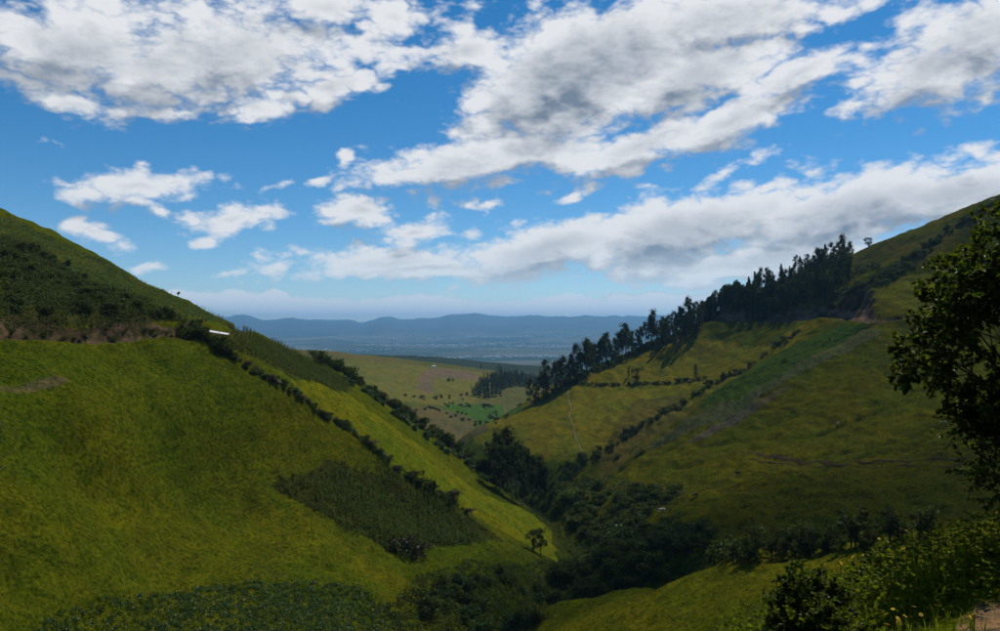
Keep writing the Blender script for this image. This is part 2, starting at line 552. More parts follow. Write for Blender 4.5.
def zone(name, pts, colour, ymin=0.0, soft=3.0):
    ZONES[name] = ([(v.x, v.y) for v in hits(pts, ymin, 1500.0 if 'valley' in name else 345.0 if name in ('maize_high', 'scrub_bank') else 345.0 if name == 'maize_terrace' else 660.0)], colour, soft)


zone('strip', [(265, 368), (320, 380), (400, 432), (480, 492), (552, 530), (556, 560), (500, 528), (440, 492), (380, 452), (330, 416)], (.100, .112, .005))
zone('maize_low', [(272, 492), (330, 468), (385, 464), (440, 492), (505, 540), (470, 545), (420, 548), (400, 560), (330, 520)], (.032, .038, .007), soft=3)
zone('maize_high', [(0, 214), (60, 241), (120, 269), (178, 299), (228, 322), (190, 322), (165, 314), (100, 286), (50, 250), (0, 232)], (.048, .062, .014), soft=2)
zone('maize_terrace', [(222, 340), (262, 338), (310, 360), (355, 386), (340, 392), (290, 378), (240, 352)], (.045, .055, .010), soft=2)
zone('scrub_bank', [(0, 232), (50, 250), (100, 286), (165, 314), (160, 322), (60, 322), (0, 322)], (.040, .045, .014), soft=3)
zone('green_crop', [(730, 378), (780, 352), (845, 323), (870, 326), (800, 362), (740, 398), (700, 410)], (.042, .068, .011), ymin=300, soft=2)
zone('maize_strip', [(870, 328), (880, 334), (800, 375), (730, 418), (660, 446), (640, 452), (700, 412), (740, 399), (800, 363)], (.075, .080, .035), ymin=300, soft=2)
zone('tilled', [(790, 385), (800, 380), (740, 420), (700, 440), (690, 440), (735, 412)], (.075, .064, .040), ymin=300, soft=4)
zone('spur', [(470, 436), (530, 400), (600, 368), (700, 328), (820, 325), (700, 400), (620, 462), (560, 462), (490, 455)], (.122, .110, .010), ymin=380, soft=3)
zone('spur_dry', [(600, 460), (640, 400), (690, 390), (700, 400), (640, 450), (620, 465)], (.090, .078, .016), ymin=380, soft=10)
zone('upper_meadow', [(835, 315), (890, 275), (930, 270), (960, 300), (925, 315)], (.090, .095, .008), ymin=380, soft=2)
zone('heath', [(855, 255), (920, 238), (1000, 200), (1000, 215), (930, 255), (900, 268), (860, 268)], (.066, .060, .012), ymin=380, soft=4)
zone('lower_field', [(540, 602), (640, 586), (700, 565), (760, 548), (900, 538), (1000, 520), (1000, 631), (540, 631)], (.095, .096, .005), ymin=60, soft=2)
zone('valley_field', [(330, 360), (430, 366), (480, 372), (500, 385), (470, 410), (380, 402)], (.120, .115, .028), ymin=500, soft=20)
zone('valley_plough', [(430, 367), (470, 372), (485, 380), (440, 378), (425, 392), (412, 388)], (.135, .098, .060), ymin=500, soft=15)
zone('valley_bottom', [(400, 412), (470, 412), (500, 425), (460, 445), (430, 440)], (.100, .085, .035), ymin=500, soft=20)
zone('valley_green', [(450, 402), (500, 404), (525, 406), (518, 414), (470, 416), (440, 409)], (.050, .098, .018), ymin=500, soft=8)
zone('dirt', [(968, 616), (985, 604), (1012, 598), (1040, 640), (985, 640)], (.19, .12, .065), soft=.25)
zone('scar', [(-20, 381), (40, 377), (72, 380), (60, 384), (0, 388), (-20, 389)], (.11, .085, .036), soft=1.5)
zone('yellow_swath', [(275, 495), (330, 525), (400, 565), (440, 600), (400, 610), (330, 570), (270, 530), (245, 480)], (.080, .086, .004), soft=8)

# ------------------------------------------------------------------ materials


def new_mat(name):
    m = bpy.data.materials.new(name)
    m.use_nodes = True
    m.node_tree.nodes.clear()
    return m, NT(m.node_tree)


def finish(m, N, shader, disp=None):
    out = N.n('ShaderNodeOutputMaterial')
    N.put(out.inputs[0], shader)
    return m


def principled(N, col, rough=.8, spec=.3, normal=None):
    b = N.n('ShaderNodeBsdfPrincipled')
    if isinstance(col, tuple) and len(col) == 3:
        col = (*col, 1)
    N.put(b.inputs['Base Color'], col)
    N.put(b.inputs['Roughness'], rough)
    b.inputs['Specular IOR Level'].default_value = spec
    if normal is not None:
        N.put(b.inputs['Normal'], normal)
    return b


def ground_material():
    m, N = new_mat('grassland')
    at = N.n('ShaderNodeAttribute', attribute_name='tint')
    am = N.n('ShaderNodeAttribute', attribute_name='bare')
    tc = N.n('ShaderNodeTexCoord')
    p = tc.outputs['Object']
    stretched = N.v('MULTIPLY', p, (1.0, .45, 1.6))
    big = N.noise(p, 1 / 34, 4, .55, dist=.8)
    mid = N.noise(stretched, 1 / 8.0, 5, .62, dist=.5)
    patch = N.noise(N.v('ADD', p, (40.0, 7.0, 3.0)), 1 / 3.2, 4, .65)
    fine = N.noise(p, 1 / .75, 6, .78)
    tiny = N.noise(p, 1 / .28, 3, .6)
    c = at.outputs['Color']

    def tone(c, fac, a, b, k, mul):
        return N.mix(N.m('MULTIPLY', N.step(fac, a, b), k), c, N.mix(1.0, c, mul, 'MULTIPLY'))
    c = tone(c, big, .48, .60, .7, (1.16, 1.02, .9))
    c = tone(c, big, .50, .38, .6, (.72, .92, .9))
    c = tone(c, mid, .50, .62, .5, (.70, .72, .8))
    c = tone(c, mid, .49, .38, .5, (1.22, 1.18, .9))
    c = tone(c, patch, .52, .62, .7, (.56, .70, .7))
    c = tone(c, patch, .48, .38, .6, (1.34, 1.18, 1.1))
    c = tone(c, fine, .51, .61, .95, (.34, .42, .45))
    c = tone(c, fine, .49, .38, .9, (1.65, 1.5, 1.2))
    c = tone(c, tiny, .48, .66, .5, (.5, .55, .55))
    soil = N.mix(N.step(mid, .40, .60), (.062, .044, .024), (.125, .086, .048))
    soil = N.mix(N.m('MULTIPLY', N.step(patch, .48, .58), .8), soil, (.034, .036, .010))
    soil = N.mix(N.step(am.outputs['Fac'], 1.1, 1.8), soil, N.mix(N.step(mid, .42, .58), (.085, .048, .030), (.20, .125, .080)))
    edge = N.m('ADD', am.outputs['Fac'], N.m('MULTIPLY', N.m('SUBTRACT', fine, .5), .9))
    c = N.mix(N.step(edge, .42, .62), c, soil)
    hgt = N.m('ADD', N.m('ADD', N.m('MULTIPLY', mid, 1.1), N.m('MULTIPLY', patch, .7)), N.m('ADD', N.m('MULTIPLY', fine, .5), N.m('MULTIPLY', tiny, .12)))
    bp = N.n('ShaderNodeBump')
    bp.inputs['Strength'].default_value = .75
    bp.inputs['Distance'].default_value = 1.2
    N.put(bp.inputs['Height'], hgt)
    b = principled(N, c, 1.0, 0.0, bp.outputs[0])
    return finish(m, N, b.outputs[0])


def far_material():
    pass


M_GROUND = ground_material()


def leaf_material(name, dark, light, trans=.35, gloss=.25, rough=.45, hue=.0):
    m, N = new_mat(name)
    ge = N.n('ShaderNodeNewGeometry')
    oi = N.n('ShaderNodeObjectInfo')
    f = ge.outputs['Random Per Island']
    c = N.mix(f, dark, light)
    k = N.m('ADD', N.m('MULTIPLY', oi.outputs['Random'], .5), .75)
    c = N.mix(1.0, c, k, 'MULTIPLY')
    b = principled(N, c, rough, gloss)
    t = N.n('ShaderNodeBsdfTranslucent')
    N.put(t.inputs[0], N.mix(1.0, c, (1.25, 1.3, .6), 'MULTIPLY'))
    mx = N.n('ShaderNodeMixShader')
    mx.inputs[0].default_value = trans
    N.put(mx.inputs[1], b.outputs[0])
    N.put(mx.inputs[2], t.outputs[0])
    return finish(m, N, mx.outputs[0])


def bark_material(name, a, b_):
    m, N = new_mat(name)
    tc = N.n('ShaderNodeTexCoord')
    n = N.noise(N.v('MULTIPLY', tc.outputs['Object'], (6, 6, 1.2)), 1.5, 5, .6)
    c = N.mix(N.step(n, .35, .65), a, b_)
    bp = N.n('ShaderNodeBump')
    bp.inputs['Strength'].default_value = .6
    bp.inputs['Distance'].default_value = .03
    N.put(bp.inputs['Height'], n)
    return finish(m, N, principled(N, c, .85, .2, bp.outputs[0]).outputs[0])


M_EUC = leaf_material('eucalyptus_leaves', (.022, .034, .012), (.064, .080, .026), .32, .05, .7)
M_SHRUB = leaf_material('shrub_leaves', (.022, .036, .008), (.085, .105, .022), .35, .1, .6)
M_BROWNSHRUB = leaf_material('dry_shrub_leaves', (.035, .030, .015), (.075, .062, .028), .25)
M_GREENSHRUB = leaf_material('green_shrub_leaves', (.028, .055, .012), (.060, .105, .022), .35)
M_MAIZE = leaf_material('maize_leaves', (.016, .028, .005), (.110, .150, .032), .4, .03, .7)
M_MAIZEDRY = leaf_material('ripening_maize_leaves', (.040, .058, .010), (.095, .115, .026), .4, .03, .7)
M_CROP = leaf_material('green_crop_leaves', (.038, .080, .013), (.090, .140, .025), .4, .03, .7)
M_TUFT = leaf_material('grass_tufts', (.060, .068, .004), (.125, .125, .010), .5, .0, 1.0)
M_WEED = leaf_material('tall_weeds', (.065, .090, .006), (.160, .180, .014), .6, .04, .6)
M_GLOSSY = leaf_material('glossy_leaves', (.026, .046, .008), (.125, .160, .018), .5, .13, .42)
M_BARK = bark_material('pale_bark', (.10, .085, .065), (.26, .23, .19))
M_DARKBARK = bark_material('dark_bark', (.035, .028, .02), (.085, .065, .05))

# ------------------------------------------------------------------ terrain mesh


GRID = {}


def build_terrain():
    az = np.r_[np.linspace(-180, -62, 60)[:-1], np.linspace(-62, -36, 70)[:-1], np.linspace(-36, 37, 415)[:-1], np.linspace(37, 62, 60)[:-1], np.linspace(62, 180, 60)[:-1]]
    rad = np.r_[np.geomspace(.6, 90, 170)[:-1], np.arange(90, 640, 1.0), np.geomspace(640, 3500, 150)[:-1], np.geomspace(3500, 29500, 130)]
    A, Rd = np.meshgrid(np.radians(az), rad, indexing='ij')
    x, y = np.sin(A) * Rd, np.cos(A) * Rd
    sh = x.shape
    z, bare, track = height(x.ravel(), y.ravel(), True)
    na, nr = sh
    GRID.update(az=np.r_[az, az[0] + 360], rad=rad, z=np.vstack([z.reshape(sh), z.reshape(sh)[:1]]))
    v = np.stack([x.ravel(), y.ravel(), z], 1)
    idx = np.arange(na * nr).reshape(na, nr)
    nxt = np.roll(idx, -1, 0)
    q = np.stack([idx[:, :-1], idx[:, 1:], nxt[:, 1:], nxt[:, :-1]], -1).reshape(-1, 4)
    # close the middle
    cidx = len(v)
    v = np.vstack([v, [[0, 0, g(0, 0)]]])
    me = mesh_np('terrain', v, q, M_GROUND, True)
    bm_f = [(cidx, int(idx[i, 0]), int(nxt[i, 0])) for i in range(na)]
    bm = bmesh.new()
    bm.from_mesh(me)
    bm.verts.ensure_lookup_table()
    for f in bm_f:
        try:
            bm.faces.new([bm.verts[k] for k in f]).smooth = True
        except ValueError:
            pass
    bm.to_mesh(me)
    bm.free()
    xx, yy = v[:, 0], v[:, 1]
    r = np.hypot(xx, yy)
    col = np.empty((len(v), 4), np.float32)
    col[:, 3] = 1
    base = np.array([.066, .079, .004])
    rightc = np.array([.064, .066, .003])
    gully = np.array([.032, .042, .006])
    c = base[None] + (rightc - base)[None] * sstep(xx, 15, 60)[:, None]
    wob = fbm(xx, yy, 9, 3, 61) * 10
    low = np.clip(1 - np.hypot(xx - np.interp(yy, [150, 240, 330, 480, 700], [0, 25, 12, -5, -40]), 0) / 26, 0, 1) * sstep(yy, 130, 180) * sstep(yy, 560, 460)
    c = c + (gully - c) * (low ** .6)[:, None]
    vf = sstep(r, 520, 900)[:, None]
    pat = fbm(xx, yy, 230, 3, 71)
    vcol = np.array([.092, .090, .026])[None] + np.outer(np.clip(pat, -.4, .4), [.05, .015, .02])
    c = c * (1 - vf) + vcol * vf
    pf = sstep(r, 3200, 6000)[:, None]
    pat2 = fbm(xx, yy, 900, 5, 83, .6)
    pcol = np.array([.070, .080, .045])[None] + np.outer(np.clip(pat2 * 1.6, -.5, .6), [.09, .07, .06])
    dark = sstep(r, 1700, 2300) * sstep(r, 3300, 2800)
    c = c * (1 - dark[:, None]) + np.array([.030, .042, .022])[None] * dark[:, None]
    c = c * (1 - pf) + pcol * pf
    mf = sstep(r, 14500, 18500)[:, None]
    c = c * (1 - mf) + np.array([.05, .065, .045])[None] * mf
    front = yy > 0
    for nme, (poly, colr, soft) in ZONES.items():
        wx = fbm(xx, yy, soft * 5, 2, 91) * soft
        wy = fbm(xx, yy, soft * 5, 2, 95) * soft
        ins = in_poly(xx + wx, yy + wy, poly) & front
        c[ins] = colr
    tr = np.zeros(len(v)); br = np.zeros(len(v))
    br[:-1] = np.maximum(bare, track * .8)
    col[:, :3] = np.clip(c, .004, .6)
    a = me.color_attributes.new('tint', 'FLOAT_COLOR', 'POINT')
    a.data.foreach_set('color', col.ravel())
    b = me.attributes.new('bare', 'FLOAT', 'POINT')
    b.data.foreach_set('value', br.astype(np.float32))
    o = obj('terrain', me)
    tag(o, kind='structure')
    return o


build_terrain()


def height(x, y):
    """the height of the finished terrain sheet"""
    x, y = np.asarray(x, float), np.asarray(y, float)
    az, rad, z = GRID['az'], GRID['rad'], GRID['z']
    a = np.degrees(np.arctan2(x, y))
    a = np.where(a < az[0], a + 360, a)
    r = np.clip(np.hypot(x, y), rad[0], rad[-1])
    i = np.clip(np.searchsorted(az, a) - 1, 0, len(az) - 2)
    j = np.clip(np.searchsorted(rad, r) - 1, 0, len(rad) - 2)
    u = (a - az[i]) / (az[i + 1] - az[i])
    t = (r - rad[j]) / (rad[j + 1] - rad[j])
    return (z[i, j] * (1 - u) + z[i + 1, j] * u) * (1 - t) + (z[i, j + 1] * (1 - u) + z[i + 1, j + 1] * u) * t



def build_haze():
    m, N = new_mat('haze')
    vol = N.n('ShaderNodeVolumePrincipled')
    vol.inputs['Color'].default_value = (.29, .62, 1.0, 1)
    vol.inputs['Density'].default_value = 5.3e-5
    vol.inputs['Anisotropy'].default_value = 0.3
    out = N.n('ShaderNodeOutputMaterial')
    N.put(out.inputs['Volume'], vol.outputs[0])
    s, lo, hi = 33000, -460, 440
    v = [(x, y, z) for z in (lo, hi) for x, y in ((-s, -s), (s, -s), (s, s), (-s, s))]
    f = [(3, 2, 1, 0), (4, 5, 6, 7), (0, 1, 5, 4), (1, 2, 6, 5), (2, 3, 7, 6), (3, 0, 4, 7)]
    o = obj('haze', mesh_np('haze', v, f, m))
    tag(o, 'pale blue haze filling the air over the distant plain', 'haze', kind='stuff')


build_haze()

# ------------------------------------------------------------------ unseen clouds added above the frame to shade the near slope and gully
def build_shade_cloud(tx, ty, rx, ry, rz, rot, dens, seed, alt=1050.0):
    m, N = new_mat('shade_cloud_vapour')
    vol = N.n('ShaderNodeVolumePrincipled')
    vol.inputs['Color'].default_value = (.98, .98, .98, 1)
    vol.inputs['Density'].default_value = dens
    out = N.n('ShaderNodeOutputMaterial')
    N.put(out.inputs['Volume'], vol.outputs[0])
    bm = bmesh.new()
    bmesh.ops.create_icosphere(bm, subdivisions=5, radius=1.0)
    co = np.array([v.co[:] for v in bm.verts])
    th = np.arctan2(co[:, 1], co[:, 0])
    k = 1 + .55 * fbm(co[:, 0] + 5, co[:, 1] + co[:, 2] * .7, .55, 4, seed)
    p = co * k[:, None]
    p[:, 2] = np.where(p[:, 2] < 0, p[:, 2] * .45, p[:, 2])
    for v, q in zip(bm.verts, p):
        v.co = q
        v.co.x *= rx
        v.co.y *= ry
        v.co.z *= rz
    me = bpy.data.meshes.new('shade_cloud')
    bm.to_mesh(me)
    bm.free()
    me.materials.append(m)
    a = alt / SUN.z
    o = obj('shade_cloud', me, None, (tx + SUN.x * a, ty + SUN.y * a, alt))
    o.rotation_euler = (0, 0, rot)
    tag(o, kind='structure')


build_shade_cloud(120, 243, 88, 52, 55, R(25), .011, 401)
build_shade_cloud(50, 222, 52, 40, 45, R(10), .005, 433)

# ------------------------------------------------------------------ plant meshes


def rand_dirs(n):
    v = rng.normal(size=(n, 3))
    return v / np.linalg.norm(v, axis=1, keepdims=True)


def leaf_arrays(cen, size, up=None, flat=.0, aspect=.6):
    """one small rhombic leaf (or spray of leaves) at each centre"""
    n = len(cen)
    nrm = rand_dirs(n)
    nrm[:, 2] = nrm[:, 2] * (1 + flat) + flat * .5
    nrm /= np.linalg.norm(nrm, axis=1, keepdims=True)
    t = np.cross(nrm, rand_dirs(n))
    t /= np.linalg.norm(t, axis=1, keepdims=True) + 1e-9
    b = np.cross(nrm, t)
    s = (size * rng.uniform(.6, 1.35, n))[:, None]
    v = np.stack([cen - t * s, cen + b * s * aspect, cen + t * s, cen - b * s * aspect], 1).reshape(-1, 3)
    f = np.arange(n * 4).reshape(n, 4)
    return v, f


def clump_points(clumps, per, shell=.5):
    out = []
    for (x, y, z, rx, ry, rz) in clumps:
        k = max(6, int(per * rng.uniform(.75, 1.25)))
        p = rand_dirs(k) * (rng.uniform(0, 1, (k, 1)) ** shell)
        out.append(p * [rx, ry, rz] + [x, y, z])
    return np.vstack(out)


def tube_arrays(path, radii, sides=6):
    """tapered tube through the points of path"""
    path = [Vector(p) for p in path]
    vs, fs = [], []
    for i, p in enumerate(path):
        d = (path[min(i + 1, len(path) - 1)] - path[max(i - 1, 0)]).normalized()
        a = d.cross(Vector((.31, .95, .12))).normalized()
        b = d.cross(a)
        for k in range(sides):
            an = 2 * math.pi * k / sides
            vs.append(p + (a * math.cos(an) + b * math.sin(an)) * radii[i])
    for i in range(len(path) - 1):
        for k in range(sides):
            k2 = (k + 1) % sides
            fs.append((i * sides + k, i * sides + k2, (i + 1) * sides + k2, (i + 1) * sides + k))
    return np.array([tuple(v) for v in vs]), np.array(fs)


def join_arrays(parts):
    vs, fs, o = [], [], 0
    for v, f in parts:
        vs.append(v)
        fs.append(f + o)
        o += len(v)
    return np.vstack(vs), np.vstack(fs)


def tree_proto(name, trunk_parts, crown_v, crown_f, bark, leaf):
    tv, tf = join_arrays(trunk_parts)
    return (name, mesh_np(name + '_trunk', tv, tf, bark, True), mesh_np(name + '_crown', crown_v, crown_f, leaf))


def eucalyptus(H, slim=1.0, start=.3, per=95, nb=12, leafsize=.5):
    bend = rng.uniform(-.04, .04, 2)
    path = [(bend[0] * H * t * t, bend[1] * H * t * t, H * t) for t in np.linspace(0, .96, 7)]
    rad = [.016 * H * (1 - .85 * t) for t in np.linspace(0, 1, 7)]
    parts = [tube_arrays(path, rad, 6)]
    cl = []
    for i in range(nb):
        t = start + (1 - start) * (i + rng.uniform(0, .8)) / nb
        an = rng.uniform(0, 6.28)
        reach = (.17 * (1 - ((t - start) / (1.02 - start)) ** 1.7) + .03) * H * slim * rng.uniform(.5, 1.15)
        x0, y0 = bend[0] * H * t * t, bend[1] * H * t * t
        c = (x0 + math.cos(an) * reach, y0 + math.sin(an) * reach, min(H * t + .05 * H, H * .97))
        rr = rng.uniform(.06, .125) * H * (.75 + .25 * slim)
        cl.append((*c, rr, rr, rr * rng.uniform(.8, 1.4)))
        parts.append(tube_arrays([(x0, y0, H * (t - .06)), ((x0 + c[0]) / 2, (y0 + c[1]) / 2, H * (t - .01)), c], [.005 * H, .0035 * H, .001 * H], 4))
    cv, cf = leaf_arrays(clump_points(cl, per, .8), leafsize, aspect=.45)
    return tree_proto('eucalyptus', parts, cv, cf, M_BARK, M_EUC)


def spindle(H, wide, n=1100, leafsize=.42):
    t = rng.uniform(0, 1, n) ** .8
    rr = wide * H * np.minimum(t / .12, 1) * (1 - t) ** .75 * (1 + .5 * np.sin(t * 31 + rng.uniform(0, 6)) * .5) + .02 * H
    a = rng.uniform(0, 6.283, n)
    q = rng.uniform(0, 1, n) ** .5
    lob = 1 + .35 * np.sin(a * 3 + t * 19)
    p = np.stack([np.cos(a) * rr * q * lob, np.sin(a) * rr * q * lob, H * (.07 + .93 * t)], 1)
    cv, cf = leaf_arrays(p, leafsize, aspect=.5)
    return tree_proto('spindle', [tube_arrays([(0, 0, 0), (.05, 0, H * .5), (0, 0, H * .95)], [.014 * H, .009 * H, .002 * H], 6)], cv, cf, M_BARK, M_EUC)


def small_tree(H, spread=.45, per=90, n=9, leafsize=.2, mat=None, bark=None, open_=.0):
    parts, cl = [], []
    stems = 2 + int(rng.integers(0, 3))
    for k in range(stems):
        an = rng.uniform(0, 6.28)
        w = rng.uniform(.1, .6) * spread * H * .7
        path = [(math.cos(an) * w * t ** 1.4, math.sin(an) * w * t ** 1.4, H * .75 * t) for t in np.linspace(0, 1, 5)]
        parts.append(tube_arrays(path, [.022 * H * (1 - .75 * t) for t in np.linspace(0, 1, 5)], 5))
    for k in range(n):
        an = rng.uniform(0, 6.28)
        rr = math.sqrt(rng.uniform(0, 1)) * spread * H * .75
        z = H * rng.uniform(.42 + .2 * open_, .9)
        s = rng.uniform(.11, .19) * H
        cl.append((math.cos(an) * rr, math.sin(an) * rr, z, s, s, s * .75))
        parts.append(tube_arrays([(0, 0, z * .5), (math.cos(an) * rr * .6, math.sin(an) * rr * .6, z * .8), (math.cos(an) * rr, math.sin(an) * rr, z)], [.01 * H, .007 * H, .002 * H], 4))
    cv, cf = leaf_arrays(clump_points(cl, per, .5), leafsize)
    return tree_proto('small_tree', parts, cv, cf, bark or M_DARKBARK, mat or M_SHRUB)


def shrub_mesh(H, wide, n, per, leafsize, mat, name):
    cl = []
    for k in range(n):
        an = rng.uniform(0, 6.28)
        rr = math.sqrt(rng.uniform(0, 1)) * wide * H * .6
        s = rng.uniform(.18, .34) * H
        z = rng.uniform(.15, .78) * H * (1 - .45 * (rr / (wide * H)) ** 2)
        cl.append((math.cos(an) * rr, math.sin(an) * rr, z, s * 1.1, s * 1.1, s * .85))
    cl.append((0, 0, .12 * H, wide * H * .5, wide * H * .5, .2 * H))
    cv, cf = leaf_arrays(clump_points(cl, per, .5), leafsize)
    st = [tube_arrays([(0, 0, -.3), (c[0] * .5, c[1] * .5, c[2] * .6), c[:3]], [.02 * H, .014 * H, .004 * H], 4) for c in cl[:4]]
    sv, sf = join_arrays(st)
    v, f = join_arrays([(cv, cf), (sv, sf)])
    me = mesh_np(name, v, f, mat)
    me.materials.append(M_DARKBARK)
    mi = np.zeros(len(f), np.int32)
    mi[len(cf):] = 1
    me.polygons.foreach_set('material_index', mi)
    return me


def size_word(s, cuts):
    return 'low' if s < cuts[0] else 'tall' if s > cuts[1] else 'mid-height'


LOOKS = {}                                     # what each prototype mesh looks like in a word


def put_tree(proto, name, x, y, s, label, cat, group, sink=.25, sz=1.0, cuts=None):
    t = bpy.data.objects.new(name, None)
    C.objects.link(t)
    t.location = (x, y, g(x, y) - sink)
    t.rotation_euler = (rng.uniform(-.04, .04), rng.uniform(-.04, .04), rng.uniform(0, 6.28))
    t.scale = (s, s, s * sz)
    t.empty_display_size = .2
    if cuts:
        label = size_word(s, cuts) + ' ' + LOOKS[proto[2].name] + ' ' + label
    tag(t, label, cat, group)
    obj('trunk', proto[1], t)
    obj('crown', proto[2], t)
    return t


def put_shrub(me, name, x, y, s, label, group, sz=1.0, cat='shrub', sink=.1, cuts=None):
    o = obj(name, me, None, (x, y, g(x, y) - sink * s))
    o.rotation_euler = (0, 0, rng.uniform(0, 6.28))
    o.scale = (s * rng.uniform(.85, 1.2), s * rng.uniform(.85, 1.2), s * sz)
    if cuts:
        label = size_word(s, cuts) + ' ' + LOOKS[me.name] + ' ' + label
    return tag(o, label, cat, group)


def along(pts, step, jitter, ymin=0.0, ymax=720.0):
    """spots along a line on the ground, about step metres apart"""
    w = hits(pts, ymin, ymax)
    out = []
    for a, b in zip(w[:-1], w[1:]):
        L = (b - a).length
        k = max(1, int(round(L / step)))
        for i in range(k):
            t = (i + rng.uniform(.1, .9)) / k
            p = a.lerp(b, t)
            out.append((p.x + rng.normal() * jitter, p.y + rng.normal() * jitter))
    return out


def inside(pts, n, ymin=0.0, ymax=720.0):
    """n random spots inside an outline on the ground"""
    w = hits(pts, ymin, ymax)
    xs, ys = np.array([v.x for v in w]), np.array([v.y for v in w])
    out = []
    tries = 0
    while len(out) < n and tries < 400:
        x = rng.uniform(xs.min(), xs.max(), 4 * n)
        y = rng.uniform(ys.min(), ys.max(), 4 * n)
        k = in_poly(x, y, [(v.x, v.y) for v in w])
        out += list(zip(x[k], y[k]))
        tries += 1
    return out[:n]


def stuff_leaves(name, spots, hgt, per, leafsize, mat, spread, label, cat):
    """a close growth of leafy undergrowth, all in one"""
    xy = np.array(spots)
    z = height(xy[:, 0], xy[:, 1])
    hh = hgt * rng.uniform(.45, 1.2, len(xy))
    cen = []
    k = per
    d = rand_dirs(len(xy) * k).reshape(len(xy), k, 3) * (rng.uniform(0, 1, (len(xy), k, 1)) ** .5)
    p = np.stack([xy[:, 0], xy[:, 1], z + hh * .45], 1)[:, None, :] + d * np.stack([np.full(len(xy), spread), np.full(len(xy), spread), hh * .55], 1)[:, None, :]
    v, f = leaf_arrays(p.reshape(-1, 3), leafsize)
    o = obj(name, mesh_np(name, v, f, mat))
    return tag(o, label, cat, kind='stuff')


def blades(name, spots, hgt, width, nb, mat, label, cat, lean=.5, bend=True):
    """grass tufts: nb tapered blades from each spot, all in one"""
    xy = np.array(spots)
    if cat == 'grass' and not bend:
        xy = xy[fbm(xy[:, 0], xy[:, 1], 5.0, 3, 301) + fbm(xy[:, 0], xy[:, 1], 30.0, 2, 311) > rng.uniform(-.25, .45, len(xy))]
    n = len(xy)
    z = height(xy[:, 0], xy[:, 1]) - .02
    base = np.repeat(np.stack([xy[:, 0], xy[:, 1], z], 1), nb, 0)
    N_ = n * nb
    an = rng.uniform(0, 6.283, N_)
    out = np.stack([np.cos(an), np.sin(an), np.zeros(N_)], 1)
    side = np.stack([-np.sin(an), np.cos(an), np.zeros(N_)], 1)
    h = (hgt * rng.uniform(.5, 1.25, N_))[:, None] * np.repeat(rng.uniform(.6, 1.3, n), nb)[:, None]
    w = width * rng.uniform(.7, 1.3, (N_, 1))
    base = base + out * w * 1.2
    ln = lean * rng.uniform(.2, 1.1, (N_, 1))
    up = np.array([[0, 0, 1.0]])
    mid = base + up * h * .6 + out * h * ln * .3
    tip = base + up * h * (1 - .25 * ln) + out * h * ln
    if bend:
        v = np.stack([base - side * w, base + side * w, mid + side * w * .75, tip, mid - side * w * .75], 1).reshape(-1, 3)
        q = np.arange(N_)[:, None] * 5
        f = np.hstack([np.vstack([q + [0, 1, 2], q + [0, 2, 4], q + [4, 2, 3]])])
    else:
        v = np.stack([base - side * w, base + side * w, tip], 1).reshape(-1, 3)
        f = np.arange(N_ * 3).reshape(-1, 3)
    o = obj(name, mesh_np(name, v, f, mat))
    return tag(o, label, cat, kind='stuff')


def maize(name, spots, H, mat, label, leaves=6):
    """standing maize: stalk and arching leaves per plant, all in one"""
    xy = np.array(spots)
    n = len(xy)
    z = height(xy[:, 0], xy[:, 1]) - .05
    hs = H * rng.uniform(.65, 1.15, n) * (1 + .5 * fbm(xy[:, 0], xy[:, 1], 7.0, 3, 215))
    vs, fs, o = [], [], 0
    p0 = np.stack([xy[:, 0], xy[:, 1], z], 1)
    w = .035
    a = rng.uniform(0, 3.14, n)
    s = np.stack([np.cos(a), np.sin(a), 0 * a], 1) * w
    top = p0 + np.stack([0 * a, 0 * a, hs], 1)
    vs.append(np.stack([p0 - s, p0 + s, top + s * .4, top - s * .4], 1).reshape(-1, 3))
    fs.append(np.arange(n * 4).reshape(n, 4))
    o = n * 4
    for k in range(leaves):
        an = a + 3.14159 * k + rng.normal(size=n) * .35
        out = np.stack([np.cos(an), np.sin(an), 0 * an], 1)
        sd = np.stack([-np.sin(an), np.cos(an), 0 * an], 1) * .095
        up = np.array([[0, 0, 1.0]])
        b = p0 + up * (hs * (.22 + .68 * (k + .5) / leaves))[:, None]
        L = (H * .36 * rng.uniform(.7, 1.2, n))[:, None]
        m1 = b + out * L * .5 + up * L * .38
        m2 = b + out * L * 1.0 + up * L * rng.uniform(-.15, .35, (n, 1))
        v = np.stack([b - sd * .6, b + sd * .6, m1 + sd, m1 - sd, m2 + sd * .35, m2 - sd * .35], 1).reshape(-1, 3)
        q = np.arange(n)[:, None] * 6 + o
        vs.append(v)
        fs.append(q + [0, 1, 2, 3])
        fs.append(q + [3, 2, 4, 5])
        o += n * 6
    ob = obj(name, mesh_np(name, np.vstack(vs), np.vstack(fs), mat))
    return tag(ob, label, 'maize', kind='stuff')


def rows(pts, row, plant, direction, ymin=0.0, ymax=720.0, jit=.12, drop=.05):
    w = hits(pts, ymin, ymax)
    poly = [(v.x, v.y) for v in w]
    P_ = np.array(poly)
    c = P_.mean(0)
    rad = np.abs(P_ - c).max() * 1.5
    u = np.arange(-rad, rad, row)
    t = np.arange(-rad, rad, plant)
    U, T = np.meshgrid(u, t)
    ca, sa = math.cos(direction), math.sin(direction)
    U = U + rng.normal(size=U.shape) * jit * row
    T = T + rng.normal(size=U.shape) * jit * 2 * plant
    x, y = c[0] + U * ca - T * sa, c[1] + U * sa + T * ca
    x, y = x.ravel(), y.ravel()
    wob = fbm(x, y, 6.0, 3, 205)
    k = in_poly(x + wob * 7, y + fbm(x, y, 6.0, 3, 209) * 7, poly) & (rng.uniform(size=x.shape) > drop + np.clip(wob - .12, 0, .3) * 2)
    return list(zip(x[k], y[k]))


